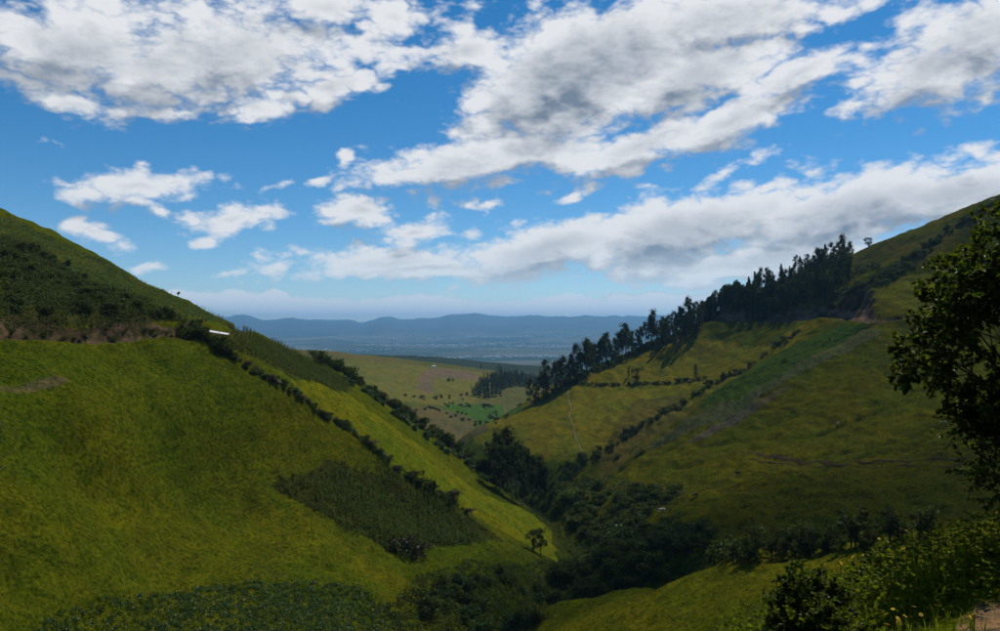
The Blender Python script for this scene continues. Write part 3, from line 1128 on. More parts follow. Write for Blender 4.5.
# ------------------------------------------------------------------ prototypes
EUC = [eucalyptus(20, s, st, per, nb) for s, st, per, nb in ((1.0, .22, 75, 19), (.75, .15, 70, 19), (1.2, .3, 85, 17), (.85, .25, 70, 18), (1.05, .4, 85, 15))]
PINE = [spindle(20, .13), spindle(20, .16, 1300), spindle(20, .10, 900)]
SMALL = [small_tree(5, sp, 95, n, .17, open_=o) for sp, n, o in ((.5, 11, .3), (.42, 9, .6), (.55, 13, 0), (.36, 8, .8))]
LOWT = [small_tree(5, sp, 80, n, .15, open_=-.9) for sp, n in ((.34, 15), (.26, 12), (.42, 17), (.30, 10))]
SH_DARK = [shrub_mesh(2.5, w, n, 60, .17, M_SHRUB, 'shrub') for w, n in ((.6, 7), (.8, 9), (.5, 6), (.95, 11))]
SH_BROWN = [shrub_mesh(2.5, w, n, 60, .15, M_BROWNSHRUB, 'dry_shrub') for w, n in ((.6, 7), (.85, 9))]
SH_GREEN = [shrub_mesh(2.5, w, n, 60, .18, M_GREENSHRUB, 'green_shrub') for w, n in ((.65, 7), (.9, 9))]


for ps, ws in ((EUC, ('open-crowned', 'slender', 'broad-crowned', 'narrow', 'high-crowned')), (PINE, ('pointed', 'bushy pointed', 'thin pointed')), (SMALL, ('rounded', 'open', 'spreading', 'thin')), (LOWT, ('bushy', 'narrow bushy', 'wide bushy', 'thin'))):
    for p_, w_ in zip(ps, ws):
        LOOKS[p_[2].name] = w_
for ms, ws in ((SH_DARK, ('rounded dark', 'broad dark', 'narrow dark', 'sprawling dark')), (SH_BROWN, ('rounded brownish', 'broad brownish')), (SH_GREEN, ('rounded fresh green', 'broad fresh green'))):
    for m_, w_ in zip(ms, ws):
        LOOKS[m_.name] = w_


def pick(seq):
    return seq[int(rng.integers(0, len(seq)))]


# ------------------------------------------------------------------ hedgerows
for x, y in along([(186, 335), (215, 348), (262, 376), (300, 399), (335, 421), (380, 454), (425, 486), (470, 514)], .9, .6):
    put_shrub(pick(SH_DARK + SH_BROWN + SH_GREEN), 'hedge_shrub', x, y, rng.uniform(.55, 1.25) * (1.4 if rng.uniform() < .12 else 1.0), 'shrub in the hedgerow running downhill beside the ripe maize plot', 'shrubs of the hedgerow above the maize plot', rng.uniform(.6, .95), cuts=(1.03, 1.32))
for x, y in along([(180, 334), (205, 343), (235, 360)], 2.2, 1.3):
    put_shrub(pick(SH_DARK), 'hedge_shrub', x, y, rng.uniform(1.3, 1.9), 'shrub where the hedgerow meets the road bank by the white roof', 'shrubs at the top of the hedgerow by the roof', 1.2, cuts=(1.50, 1.70))
for x, y in along([(316, 361), (350, 379), (385, 402), (420, 427), (450, 448), (480, 470), (505, 490)], 1.25, 1.6, 280, 375):
    put_shrub(pick(SH_DARK), 'field_edge_shrub', x, y, rng.uniform(1.2, 2.3), 'shrub lining the far edge of the bright grass strip', 'shrubs along the far edge of the grass strip', rng.uniform(.9, 1.3), cuts=(1.56, 1.94))
for x, y in along([(335, 376), (400, 418), (450, 452), (485, 478)], 2.0, 1.6, 290, 375):
    put_shrub(pick(SH_GREEN), 'green_bush', x, y, rng.uniform(1.0, 1.6), 'bush at the foot of the dark shrubs by the grass strip', 'green bushes below the far edge shrubs', .9, cuts=(1.20, 1.40))
for px, py, s in ((418, 483, 1.7), (432, 492, 2.0), (452, 503, 1.9), (402, 552, 2.4), (420, 556, 2.0)):
    p = hit(px, py)
    put_shrub(pick(SH_BROWN if py > 500 else SH_DARK), 'thorn_bush', p.x, p.y, s, ('dark bush in the hedge line just above the ripe maize plot' if py < 510 else 'rounded brownish bush below the bottom corner of the ripe maize plot'), 'bushes at the edge of the maize plot', 1.1)

# ------------------------------------------------------------------ gully growth
for px, py, s in ((500, 484, 1.18), (508, 490, 1.35), (516, 496, 1.15), (524, 500, 1.1), (532, 502, 1.0), (540, 504, .95), (494, 480, .95), (546, 508, .85), (512, 500, 1.0), (522, 506, .9), (534, 510, .8), (500, 492, .95), (552, 512, .7),
                  (487, 476, .72), (528, 498, 1.05), (505, 480, 1.25), (518, 486, 1.2), (540, 498, .9), (530, 492, 1.05), (511, 484, 1.05), (496, 488, .9), (545, 502, .8)):
    p = hit(px, py, 240)
    put_tree(pick(EUC), 'eucalyptus_tree', p.x, p.y, s * rng.uniform(.92, 1.06), 'eucalyptus with pale trunk in the grove at the gully bottom', 'tree', 'eucalyptus grove at the gully bottom', cuts=(.9, 1.1))
for x, y in inside([(478, 468), (520, 490), (560, 515), (600, 540), (650, 560), (690, 540), (640, 510), (600, 486), (575, 470), (540, 470)], 130, 200):
    put_shrub(pick(SH_DARK + SH_DARK + SH_GREEN), 'gully_bush', x, y, rng.uniform(1.2, 2.6), 'bush in the thicket that fills the gully', 'bushes of the gully thicket', rng.uniform(.8, 1.1), cuts=(1.66, 2.14))
for x, y in inside([(570, 500), (625, 490), (680, 492), (668, 505), (620, 540), (575, 535)], 60, 200):
    put_shrub(pick(SH_DARK), 'ravine_bush', x, y, rng.uniform(1.3, 2.4), 'bush in the ravine below the grazing cows', 'bushes in the ravine below the cows', .95, cuts=(1.66, 2.04))
for x, y in inside([(545, 575), (600, 585), (660, 572), (720, 545), (690, 530), (640, 545), (590, 560)], 70, 170):
    put_shrub(pick(SH_DARK), 'stream_bush', x, y, rng.uniform(1.3, 2.3), 'bush crowding the stream bed behind the lower meadow', 'bushes along the stream bed', 1.0, cuts=(1.63, 1.97))
for x, y in inside([(415, 600), (450, 580), (500, 575), (545, 590), (540, 625), (500, 640), (430, 640)], 42, 120):
    put_shrub(pick(SH_DARK + SH_GREEN), 'hollow_bush', x, y, rng.uniform(1.0, 1.9), 'bush in the hollow below the maize plot', 'bushes in the hollow below the maize', 1.0, cuts=(1.30, 1.60))
for px, py, s in ((533, 552, 1.35), (541, 556, 1.1), (655, 575, 1.0), (690, 560, 1.15), (705, 556, 1.0)):
    p = hit(px, py, 150)
    put_tree(pick(SMALL[:3]), 'round_tree', p.x, p.y, s * 1.2, 'rounded dark broadleaf tree rising above the gully bushes', 'tree', 'round trees above the gully bushes')
stuff_leaves('undergrowth', inside([(420, 575), (470, 560), (520, 565), (570, 570), (600, 545), (690, 535), (700, 552), (600, 588), (545, 600), (530, 640), (400, 640), (385, 610)], 2600, 110), 1.1, 17, .20, M_SHRUB, .9,
             'dark low undergrowth covering the gully floor', 'undergrowth')
stuff_leaves('thicket', inside([(480, 470), (545, 470), (590, 470), (640, 490), (690, 495), (650, 530), (600, 556), (560, 540), (520, 505)], 2200, 230), 1.5, 18, .26, M_SHRUB, 1.2,
             'dark low thicket between the gully grove and the ravine', 'thicket')
stuff_leaves('scrub', inside([(18, 640), (60, 610), (120, 598), (200, 588), (280, 583), (360, 586), (395, 612), (410, 640)], 2300, 60), .75, 20, .15, M_GREENSHRUB, .65,
             'low green scrub along the foot of the open grass field', 'scrub')
stuff_leaves('bank_scrub', inside([(0, 238), (50, 256), (100, 288), (165, 316), (190, 320), (190, 325), (120, 327), (60, 326), (0, 325)], 3000, 120), 1.6, 18, .24, M_SHRUB, 1.3,
             'dark scrub cloaking the bank above the dirt road', 'scrub')
for x, y in along([(0, 245), (50, 258), (100, 292), (150, 314), (190, 322)], 3.0, 2.0, 140):
    put_shrub(pick(SH_DARK), 'bank_shrub', x, y, rng.uniform(1.0, 1.7), 'shrub on the upper rim of the scrubby road bank', 'shrubs on the rim of the road bank', .9, cuts=(1.23, 1.47))
for x, y in inside([(0, 255), (50, 268), (110, 300), (150, 316), (60, 316), (0, 310)], 55, 130):
    put_shrub(pick(SH_DARK), 'slope_shrub', x, y, rng.uniform(.9, 1.9), 'shrub on the scrubby slope between road bank and maize slope', 'shrubs on the scrubby slope', .8, cuts=(1.23, 1.57))
for x, y in along([(0, 332), (100, 334), (190, 336)], 2.6, .7, 120):
    put_shrub(pick(SH_DARK + SH_BROWN), 'roadside_shrub', x, y, rng.uniform(.35, .8), 'shrub at the foot of the bare road bank', 'shrubs at the foot of the road bank', .9, cuts=(0.50, 0.65))

# ------------------------------------------------------------------ crops
maize('maize', rows([(276, 490), (330, 470), (385, 466), (440, 494), (500, 538), (470, 543), (420, 546), (402, 556), (330, 518)], 1.15, .75, .5), 2.1, M_MAIZE, 'plot of standing maize with pale leaves on the grass slope')
maize('maize', rows([(-30, 202), (60, 241), (120, 269), (178, 299), (226, 322), (195, 321), (165, 313), (100, 284), (50, 250), (-30, 226)], 1.7, 1.25, .2, 150, 340), 1.3, M_MAIZE, 'field of young green maize on the skyline slope above the scrub', 4)
maize('maize', rows([(225, 340), (262, 338), (312, 361), (352, 385), (338, 393), (290, 378), (240, 352)], 1.1, .7, .3, 150, 335), 2.0, M_MAIZEDRY, 'band of ripening maize below the white roof', 5)
maize('maize', rows([(870, 329), (880, 335), (800, 376), (730, 418), (660, 446), (645, 450), (700, 413), (740, 400), (800, 364)], 1.6, 1.1, .9, 300), 2.0, M_MAIZEDRY, 'long strip of ripening maize beside the bright green crop', 4)
blades('green_crop', rows([(732, 379), (780, 353), (845, 325), (868, 328), (800, 361), (740, 397), (704, 409)], 1.9, .6, .9, 300), .8, .10, 6, M_CROP, 'bright green leafy crop on the slope below the road cut', 'crop', .8, False)

# ------------------------------------------------------------------ trees of the far ridge
TOPL = [(698, 322), (740, 299), (780, 284), (815, 269), (848, 260)]
LOWL = [(704, 322), (745, 313), (790, 309), (822, 301), (852, 281)]
for k_ in range(6):
    ln = [(a[0] + (b[0] - a[0]) * k_ / 5, a[1] + (b[1] - a[1]) * k_ / 5) for a, b in zip(TOPL, LOWL)]
    for x, y in along(ln, 3.1, 1.6, 440, 660):
        put_tree(pick(PINE[:2] + PINE[1:2] + EUC[:4]), 'plantation_tree', x, y, rng.uniform(.52, .88), 'tree packed in the plantation above the red road cut', 'tree', 'trees of the plantation above the road cut', cuts=(.67, .80))
for px, py, s, k in ((817, 275, .98, 2), (822, 273, .92, 0), (839, 264, .85, 1), (842, 263, 1.05, 3)):
    p = hit(px, py + 1, 430)
    put_tree(EUC[k], 'emergent_tree', p.x, p.y, s, 'taller ragged eucalyptus standing out above the plantation', 'tree', 'taller trees above the plantation')
for x, y in along([(534, 402), (552, 391), (575, 381), (605, 364), (632, 351), (660, 338), (690, 328)], 2.7, 3.5, 430):
    put_tree(pick(EUC), 'ridge_tree', x, y, rng.uniform(.7, 1.3), 'eucalyptus with clumped crown in the row along the descending ridge', 'tree', 'eucalyptus row along the descending ridge', cuts=(1.05, 1.25))
for x, y in along([(534, 404), (575, 383), (632, 353), (690, 330)], 3.5, 2.5, 430):
    put_shrub(pick(SH_DARK), 'ridge_shrub', x, y, rng.uniform(1.4, 2.6), 'shrub at the feet of the eucalyptus row on the descending ridge', 'shrubs below the ridge eucalyptus', 1.2, cuts=(1.8, 2.2))
for x, y in inside([(655, 343), (668, 356), (690, 352), (702, 338), (705, 322), (690, 325)], 40, 430):
    put_tree(pick(EUC + PINE), 'grove_tree', x, y, rng.uniform(.6, .95), 'eucalyptus in the grove spilling down from the road end', 'tree', 'eucalyptus grove below the road end', cuts=(0.87, 0.98))
for px, py, s, pr, lab in ((868, 246, 1.6, LOWT[2], 'lone dark tree on the bare skyline beside the plantation'), (626, 362, .42, PINE[1], 'small slender tree alone on the sunlit spur slope'),
                           (628.5, 378, .42, PINE[0], 'thinner of two trees standing together above the spur hedge'), (636, 381, 2.2, LOWT[0], 'fuller of two trees standing together above the spur hedge'),
                           (696, 379, .52, PINE[1], 'pointed dark tree at the end of the spur hedge'), (657, 352, .72, PINE[1], 'eucalyptus standing just apart from the grove below the road end')):
    p = hit(px, py, 430)
    put_tree(pr, 'lone_tree', p.x, p.y, s, lab, 'tree', None)
p = hit(178, 297.5, 200, 305)
put_tree(SMALL[3], 'lone_tree', p.x, p.y, .55, 'tiny windswept tree alone on the skyline of the maize slope', 'tree', None)

# ------------------------------------------------------------------ shrub lines of the far slopes
for x, y in along([(562, 386), (600, 386), (640, 384), (680, 381), (705, 379)], 2.4, .7, 400):
    put_shrub(pick(SH_DARK), 'spur_hedge_shrub', x, y, rng.uniform(.7, 1.5), 'shrub in the level hedge crossing the sunlit spur', 'shrubs of the hedge across the spur', .9, cuts=(0.96, 1.24))
for x, y in along([(560, 470), (600, 452), (640, 428), (690, 398), (730, 376), (780, 346), (800, 332)], 2.4, 1.8, 380):
    put_shrub(pick(SH_DARK), 'fold_shrub', x, y, rng.uniform(.9, 1.9), 'shrub in the fold between the spur and the green crop', 'shrubs in the fold beside the green crop', .9, cuts=(1.23, 1.57))
for x, y in along([(826, 312), (850, 298), (872, 285), (895, 270), (905, 262), (930, 246), (960, 225), (990, 207), (1005, 198)], 2.0, 2.6, 400):
    put_shrub(pick(SH_DARK), 'boundary_shrub', x, y, rng.uniform(1.2, 2.3), 'shrub in the boundary line climbing past the upper meadow to the skyline', 'shrubs of the upper boundary line', .9, cuts=(1.56, 1.94))
for x, y in inside([(835, 314), (858, 290), (905, 261), (916, 270), (880, 287), (852, 314)], 45, 400):
    put_shrub(pick(SH_DARK), 'ravine_shrub', x, y, rng.uniform(1.0, 2.0), 'shrub crowding the ravine beside the smooth upper meadow', 'shrubs in the ravine beside the upper meadow', .9, cuts=(1.3, 1.65))
for x, y in along([(852, 268), (875, 270), (900, 268)], 3.0, 2.0, 400):
    put_shrub(pick(SH_DARK), 'meadow_edge_shrub', x, y, rng.uniform(1.1, 1.9), 'shrub on the upper edge of the smooth upper meadow', 'shrubs on the upper edge of the meadow', .8, cuts=(1.36, 1.64))
for px, py, s in ((830, 340, 1.0), (784, 362, 1.2), (779, 378, 1.1), (762, 396, .9), (640, 455, 1.8), (622, 470, 1.2), (610, 478, 1.0), (618, 458, 1.5), (585, 462, 2.4), (575, 468, 2.2), (598, 458, 1.6)):
    p = hit(px, py, 330)
    put_shrub(pick(SH_DARK), 'slope_bush', p.x, p.y, s, 'scattered dark bush on the slope around the ripening maize strip', 'bushes scattered around the maize strip', .9)

# ------------------------------------------------------------------ trees at the lower meadow's edge
for x, y in along([(940, 536), (900, 543), (865, 549), (830, 552), (795, 554), (760, 557), (735, 562)], 2.3, .5, 70, 160):
    put_shrub(pick(SH_DARK), 'row_shrub', x + rng.normal(), y + rng.normal() * .6, rng.uniform(.5, 1.2), 'shrub between the small trees edging the lower meadow', 'shrubs in the row edging the lower meadow', 1.1, cuts=(.73, .97))
    put_tree(pick(LOWT + SMALL[:1]), 'hedge_tree', x, y, rng.uniform(.75, 1.3), 'tree in the row along the upper edge of the lower meadow', 'tree', 'row of small trees edging the lower meadow', cuts=(.93, 1.12))
for x, y in along([(735, 557), (700, 568), (660, 580), (620, 588), (580, 596), (548, 602)], 2.2, .8, 100):
    put_shrub(pick(SH_DARK), 'meadow_hedge_shrub', x, y, rng.uniform(1.0, 1.8), 'shrub in the hedge along the stream side of the lower meadow', 'shrubs of the lower meadow hedge', 1.0, cuts=(1.26, 1.54))

# ------------------------------------------------------------------ grass tufts on the open fields
blades('grass', inside([(0, 340), (190, 340), (330, 425), (400, 470), (400, 560), (380, 631), (0, 631)], 38000, 80), .30, .055, 3, M_TUFT, 'short tufted grass on the open field slope', 'grass', .9, False)
blades('grass', inside([(545, 606), (640, 588), (760, 552), (900, 542), (985, 530), (985, 600), (800, 631), (545, 640)], 16000, 55), .26, .05, 3, M_TUFT, 'short yellowed grass of the lower meadow', 'grass', .9, False)
blades('grass', inside([(620, 500), (700, 440), (800, 385), (1000, 345), (1000, 490), (850, 520), (700, 540)], 26000, 170), .34, .08, 3, M_TUFT, 'rough grass on the shaded slope', 'grass', .9, False)
wsp = np.array(inside([(0, 345), (190, 342), (330, 428), (380, 460), (280, 480), (380, 600), (0, 620)], 5000, 80))
wsp = wsp[fbm(wsp[:, 0], wsp[:, 1], 12.0, 3, 501) > rng.uniform(.0, .5, len(wsp))]
stuff_leaves('field_weeds', [tuple(q) for q in wsp], .32, 10, .11, M_GREENSHRUB, .3, 'small dark weeds dotted over the open grass field', 'weeds')
wsp = np.array(inside([(620, 500), (700, 440), (800, 385), (1000, 345), (1000, 490), (850, 520), (700, 540)], 6000, 170))
wsp = wsp[fbm(wsp[:, 0], wsp[:, 1], 14.0, 3, 511) > rng.uniform(.0, .45, len(wsp))]
stuff_leaves('slope_weeds', [tuple(q) for q in wsp], .45, 10, .16, M_SHRUB, .45, 'low dark weeds scattered over the shaded slope', 'weeds')

# ------------------------------------------------------------------ plain materials


def plain(name, col, rough=.7, spec=.3, var=.25, scale=4.0):
    m, N = new_mat(name)
    tc = N.n('ShaderNodeTexCoord')
    n = N.noise(tc.outputs['Object'], scale, 4, .6)
    c = N.mix(N.m('MULTIPLY', N.step(n, .4, .65), var * 2), col, tuple(c * (1 - var) for c in col))
    return finish(m, N, principled(N, c, rough, spec).outputs[0])


M_WHITE = plain('weathered_white_sheet', (.72, .72, .70), .5, .4, .15)
M_WOOD = plain('grey_wood', (.17, .13, .10), .85, .2, .35)
M_WIRE = plain('pale_pole_metal', (.30, .29, .27), .6)
M_PATH = plain('trodden_earth', (.22, .175, .10), .95, .05, .3, .6)
M_TOWN = plain('pale_town_walls', (.62, .60, .56), .8, .1, .2)
M_COW_W = plain('white_hide', (.62, .60, .55), .8, .1, .15)
M_YELLOW = plain('yellow_petals', (.78, .50, .02), .6, .2, .1, 30)
M_ORANGE = plain('flower_heart', (.45, .20, .02), .7, .1, .1, 30)
M_STEM = plain('green_stems', (.06, .10, .02), .7, .2, .2)


def cow_black_mat():
    m, N = new_mat('black_and_white_hide')
    tc = N.n('ShaderNodeTexCoord')
    n = N.noise(tc.outputs['Object'], 1.1, 2, .5)
    return finish(m, N, principled(N, N.mix(N.step(n, .60, .63), (.012, .011, .010), (.55, .52, .47)), .75, .2).outputs[0])


M_COW_B = cow_black_mat()


def box_arrays(cx, cy, z0, w, d, h, rot=0.0):
    ca, sa = math.cos(rot), math.sin(rot)
    v = []
    for z in (z0, z0 + h):
        for x, y in ((-w / 2, -d / 2), (w / 2, -d / 2), (w / 2, d / 2), (-w / 2, d / 2)):
            v.append((cx + x * ca - y * sa, cy + x * sa + y * ca, z))
    f = [(3, 2, 1, 0), (4, 5, 6, 7), (0, 1, 5, 4), (1, 2, 6, 5), (2, 3, 7, 6), (3, 0, 4, 7)]
    return np.array(v), np.array(f)


# ------------------------------------------------------------------ footpath up the spur
def drape(name, pts, width, lift, mat, ymin, ymax=720.0):
    w = hits(pts, ymin, ymax)
    line = []
    for a, b in zip(w[:-1], w[1:]):
        k = max(2, int((b - a).length / 1.5))
        line += [a.lerp(b, i / k) for i in range(k)]
    line.append(w[-1])
    vs, fs = [], []
    for i, p in enumerate(line):
        d = (line[min(i + 1, len(line) - 1)] - line[max(0, i - 1)])
        n = Vector((-d.y, d.x, 0)).normalized()
        wob = rng.normal() * .12
        ww = width * rng.uniform(.7, 1.2) / 2
        for s_ in (-1, 0, 1):
            q = p + n * (s_ * ww + wob)
            vs.append((q.x, q.y, g(q.x, q.y) + lift * (1.0 if s_ == 0 else .6)))
    for i in range(len(line) - 1):
        for k in (0, 1):
            fs.append((i * 3 + k, i * 3 + k + 1, i * 3 + k + 4, i * 3 + k + 3))
    o = obj(name, mesh_np(name, vs, fs, mat, True))
    return tag(o, kind='structure')


drape('footpath', [(568, 391), (569, 400), (571, 408), (569, 416), (573, 424), (575, 436), (578, 443), (582, 452)], .55, .2, M_PATH, 430)
M_TRAIL = plain('dark_trodden_soil', (.040, .026, .011), .95, .05, .5, .3)
drape('cattle_trail', [(742, 452), (770, 457), (800, 463), (830, 463), (860, 462), (900, 461), (965, 459)], 1.9, .25, M_TRAIL, 200)
drape('cattle_trail', [(752, 459), (790, 464), (815, 467), (850, 465), (905, 465), (965, 463)], 1.3, .25, M_TRAIL, 200)

# ------------------------------------------------------------------ white roofed shelter by the hedgerow
def build_shelter():
    p = hit(219, 341, 150, 300)
    t = obj('field_shelter', None, None, (p.x, p.y, g(p.x, p.y)))
    t.rotation_euler = (0, 0, R(18))
    tag(t, 'small open shelter with sloping white sheet roof beside the hedgerow top', 'shelter')
    v, f = box_arrays(0, 0, 0, 5.2, 3.4, .06)
    v = v + np.stack([0 * v[:, 0], 0 * v[:, 0], 2.3 - .17 * v[:, 0] + .12 * v[:, 1]], 1)
    rf = obj('roof', mesh_np('roof', v, f, M_WHITE), t)
    for x in (-2.4, 0, 2.4):
        bv, bf = box_arrays(x, 0, 0, .09, 3.5, .07)
        bv = bv + np.stack([0 * bv[:, 0], 0 * bv[:, 0], 2.368 - .17 * bv[:, 0] + .12 * bv[:, 1]], 1)
        obj('batten', mesh_np('batten', bv, bf, M_WOOD), rf)
    for x in (-2.2, 2.2):
        for y in (-1.4, 1.4):
            hgt = 2.3 - .17 * x + .12 * y
            pv, pf = box_arrays(x, y, -.6, .11, .11, hgt + .57)
            obj('post', mesh_np('post', pv, pf, M_WOOD), t)


build_shelter()

# ------------------------------------------------------------------ poles by the grove
for px, py, H, lab in ((491.5, 459, 12.5, 'tall thin pole with crossarm standing behind the gully grove'), (527, 402, 8.0, 'short dark pole on the lip of the sunlit spur')):
    p = hit(px, py, 380)
    t = obj('utility_pole', None, None, (p.x, p.y, p.z - .5))
    tag(t, lab, 'pole')
    v, f = tube_arrays([(0, 0, 0), (0, 0, H * .5), (.05, 0, H + .5)], [.16, .14, .10], 8)
    obj('pole', mesh_np('pole', v, f, M_WIRE if H > 10 else M_WOOD, True), t)
    v, f = box_arrays(.05, -.14, H - .3, 1.8, .1, .12)
    arm = obj('crossarm', mesh_np('crossarm', v, f, M_WOOD), t)
    for x in (-.7, .1, .8):
        v, f = tube_arrays([(x, -.14, H - .18), (x, -.14, H - .02)], [.05, .035], 6)
        obj('insulator', mesh_np('insulator', v, f, M_WHITE, True), arm)


# ------------------------------------------------------------------ cattle
def cow_mesh(graze, mat):
    """one continuous body grown from its skeleton"""
    me = bpy.data.meshes.new('cow_skeleton')
    hz = .35 if graze else 1.45
    hx = 1.42 if graze else 1.5
    V = [(-.75, 0, 1.12), (-.35, 0, 1.05), (.15, 0, 1.02), (.6, 0, 1.1), (.95, 0, 1.12 if graze else 1.3), (1.2, 0, .7 if graze else 1.45), (hx, 0, hz), (hx + .28, 0, hz - .14),
         (-.78, .2, .95), (-.68, .22, .62), (-.80, .22, .42), (-.76, .22, .03), (-.78, -.2, .95), (-.60, -.22, .62), (-.72, -.22, .42), (-.66, -.22, .03),
         (.6, .2, .85), (.62, .21, .45), (.6, .21, .03), (.6, -.2, .85), (.55, -.21, .45), (.54, -.21, .03), (-.95, 0, 1.15), (-1.02, 0, .75), (-1.0, 0, .5),
         (hx - .05, .22, hz + .13), (hx - .05, -.22, hz + .13)]
    E = [(0, 1), (1, 2), (2, 3), (3, 4), (4, 5), (5, 6), (6, 7), (0, 8), (8, 9), (9, 10), (10, 11), (0, 12), (12, 13), (13, 14), (14, 15), (3, 16), (16, 17), (17, 18), (3, 19), (19, 20), (20, 21), (0, 22), (22, 23), (23, 24), (6, 25), (6, 26)]
    rad = [.30, .36, .38, .34, .22, .17, .15, .09, .2, .1, .07, .06, .2, .1, .07, .06, .15, .08, .06, .15, .08, .06, .06, .03, .04, .05, .05]
    me.from_pydata(V, E, [])
    o = bpy.data.objects.new('cow_skeleton', me)
    C.objects.link(o)
    o.modifiers.new('skin', 'SKIN')
    for k, r_ in enumerate(rad):
        me.skin_vertices[0].data[k].radius = (r_, r_)
    me.skin_vertices[0].data[1].use_root = True
    sd = o.modifiers.new('sub', 'SUBSURF')
    sd.levels = sd.render_levels = 1
    dg = bpy.context.evaluated_depsgraph_get()
    dg.update()
    out = bpy.data.meshes.new_from_object(o.evaluated_get(dg))
    bpy.data.objects.remove(o)
    out.name = 'cow_body'
    out.materials.clear()
    out.materials.append(mat)
    for pl in out.polygons:
        pl.use_smooth = True
    return out


for px, py, rot, graze, mat, lab in ((662, 512, 170, True, M_COW_W, 'white cow grazing on the lip of the ravine'), (695, 497, 20, True, M_COW_B, 'dark cow grazing alone uphill of the white cow'),
                                     (738, 475, 200, False, M_COW_B, 'dark cow standing below the trail across the shaded slope'), (690, 382, 10, False, M_COW_W, 'pale cow beside the spur hedge near the pointed tree'),
                                     (838, 425, 60, True, M_COW_W, 'pale cow high on the shaded slope above the trail')):
    p = hit(px, py, 200)
    o = obj('cow', cow_mesh(graze, mat), None, (p.x, p.y, p.z - .03))
    o.rotation_euler = (0, 0, R(rot))
    tag(o, lab, 'cow', 'cattle on the slopes')

# ------------------------------------------------------------------ far valley
def far_wood():
    sp = inside([(468, 396), (474, 400), (498, 398), (510, 388), (530, 385), (545, 388), (560, 385), (562, 374), (540, 371), (515, 367), (495, 364), (478, 364), (500, 374)], 480, 900, 1900)
    parts = []
    for x, y in sp:
        z = g(x, y)
        H = rng.uniform(9, 17)
        cl = [(x + rng.normal() * .8, y + rng.normal() * .8, z + H * t, H * .17 * (1.15 - t), H * .17 * (1.15 - t), H * .12) for t in (.08, .25, .42, .58, .75, .9)]
        parts.append(leaf_arrays(clump_points(cl, 14, .5), .9))
    v, f = join_arrays(parts)
    tag(obj('far_wood', mesh_np('far_wood', v, f, M_EUC)), 'far wood of dark trees on the rim of the farmed valley', 'wood', kind='stuff')


far_wood()
for px, py, s in ((421, 399, 1.2), (445, 405, 1.2), (448, 407, 1.7), (453, 404, 1.2), (462, 406, 1.4), (466, 407, 1.4), (470, 406.5, 1.2), (484, 406, 1.3), (487, 406.5, 1.7), (490, 407, 1.6), (493, 407, 1.2), (488, 382, 2.2),
                  (449, 381, 2.2), (453, 381, 2.0), (430, 408.5, 1.3), (433, 409, 1.5), (436, 410, 1.5), (439, 411, 1.2), (458, 413, 1.2), (462, 414, 1.3), (466, 415, 1.2), (490, 419, 1.6), (480, 424, 1.9), (463, 421, 1.4)):
    p = hit(px, py, 560, 1700)
    put_shrub(pick(SH_DARK), 'valley_shrub', p.x, p.y, s * rng.uniform(.9, 1.2), 'shrub dotted along the plot boundaries of the farmed valley', 'shrubs dotted over the farmed valley', .95, cuts=(1.7, 2.1))


for ln in ([(398, 408), (430, 412), (470, 420), (500, 425)], [(440, 402), (490, 406), (522, 406)], [(405, 396), (440, 398), (470, 394)]):
    for x, y in along(ln, 11.0, 4.0, 560, 1500):
        put_shrub(pick(SH_DARK), 'boundary_bush', x, y, rng.uniform(.8, 1.8), 'bush in the thin hedges parting the valley plots', 'bushes of the valley plot hedges', .9, cuts=(1.1, 1.5))


def barn():
    p = hit(434, 367, 900, 1600)
    t = obj('farm_shed', None, None, (p.x, p.y, g(p.x, p.y)))
    tag(t, 'tiny white farm shed on the far brow of the farmed valley', 'shed')
    t.scale = (.6, .6, .55)
    v, f = box_arrays(0, 0, -1, 9, 5, 4)
    obj('wall', mesh_np('wall', v, f, M_TOWN), t)
    v = [(-4.9, -2.9, 2.95), (4.9, -2.9, 2.95), (4.9, 2.9, 2.95), (-4.9, 2.9, 2.95), (-4.9, 0, 4.6), (4.9, 0, 4.6)]
    me = bpy.data.meshes.new('roof')
    me.from_pydata(v, [], [(0, 1, 5, 4), (2, 3, 4, 5), (1, 2, 5), (3, 0, 4), (3, 2, 1, 0)])
    me.materials.append(M_WHITE)
    obj('roof', me, t)


barn()


def town():
    parts = []
    for cx, cy, sx, sy, n in ((-1000, 7400, 900, 260, 240), (300, 7600, 700, 200, 180), (-900, 11500, 900, 600, 150), (700, 11000, 900, 700, 170), (-2200, 9500, 900, 600, 90), (1800, 9000, 700, 500, 90), (-200, 14500, 2500, 700, 200)):
        for k in range(int(n * .65)):
            x, y = cx + rng.normal() * sx * .6, cy + rng.normal() * sy * .6
            s = y / 9000
            parts.append(box_arrays(x, y, g(x, y) - 4, rng.uniform(10, 46) * s, rng.uniform(10, 26) * s, rng.uniform(9, 17) * s, rng.uniform(-.4, .4)))
    v, f = join_arrays(parts)
    tag(obj('far_town', mesh_np('far_town', v, f, M_TOWN)), 'pale buildings of far towns strewn over the hazy plain', 'town', kind='stuff')


town()

# ------------------------------------------------------------------ foreground growth


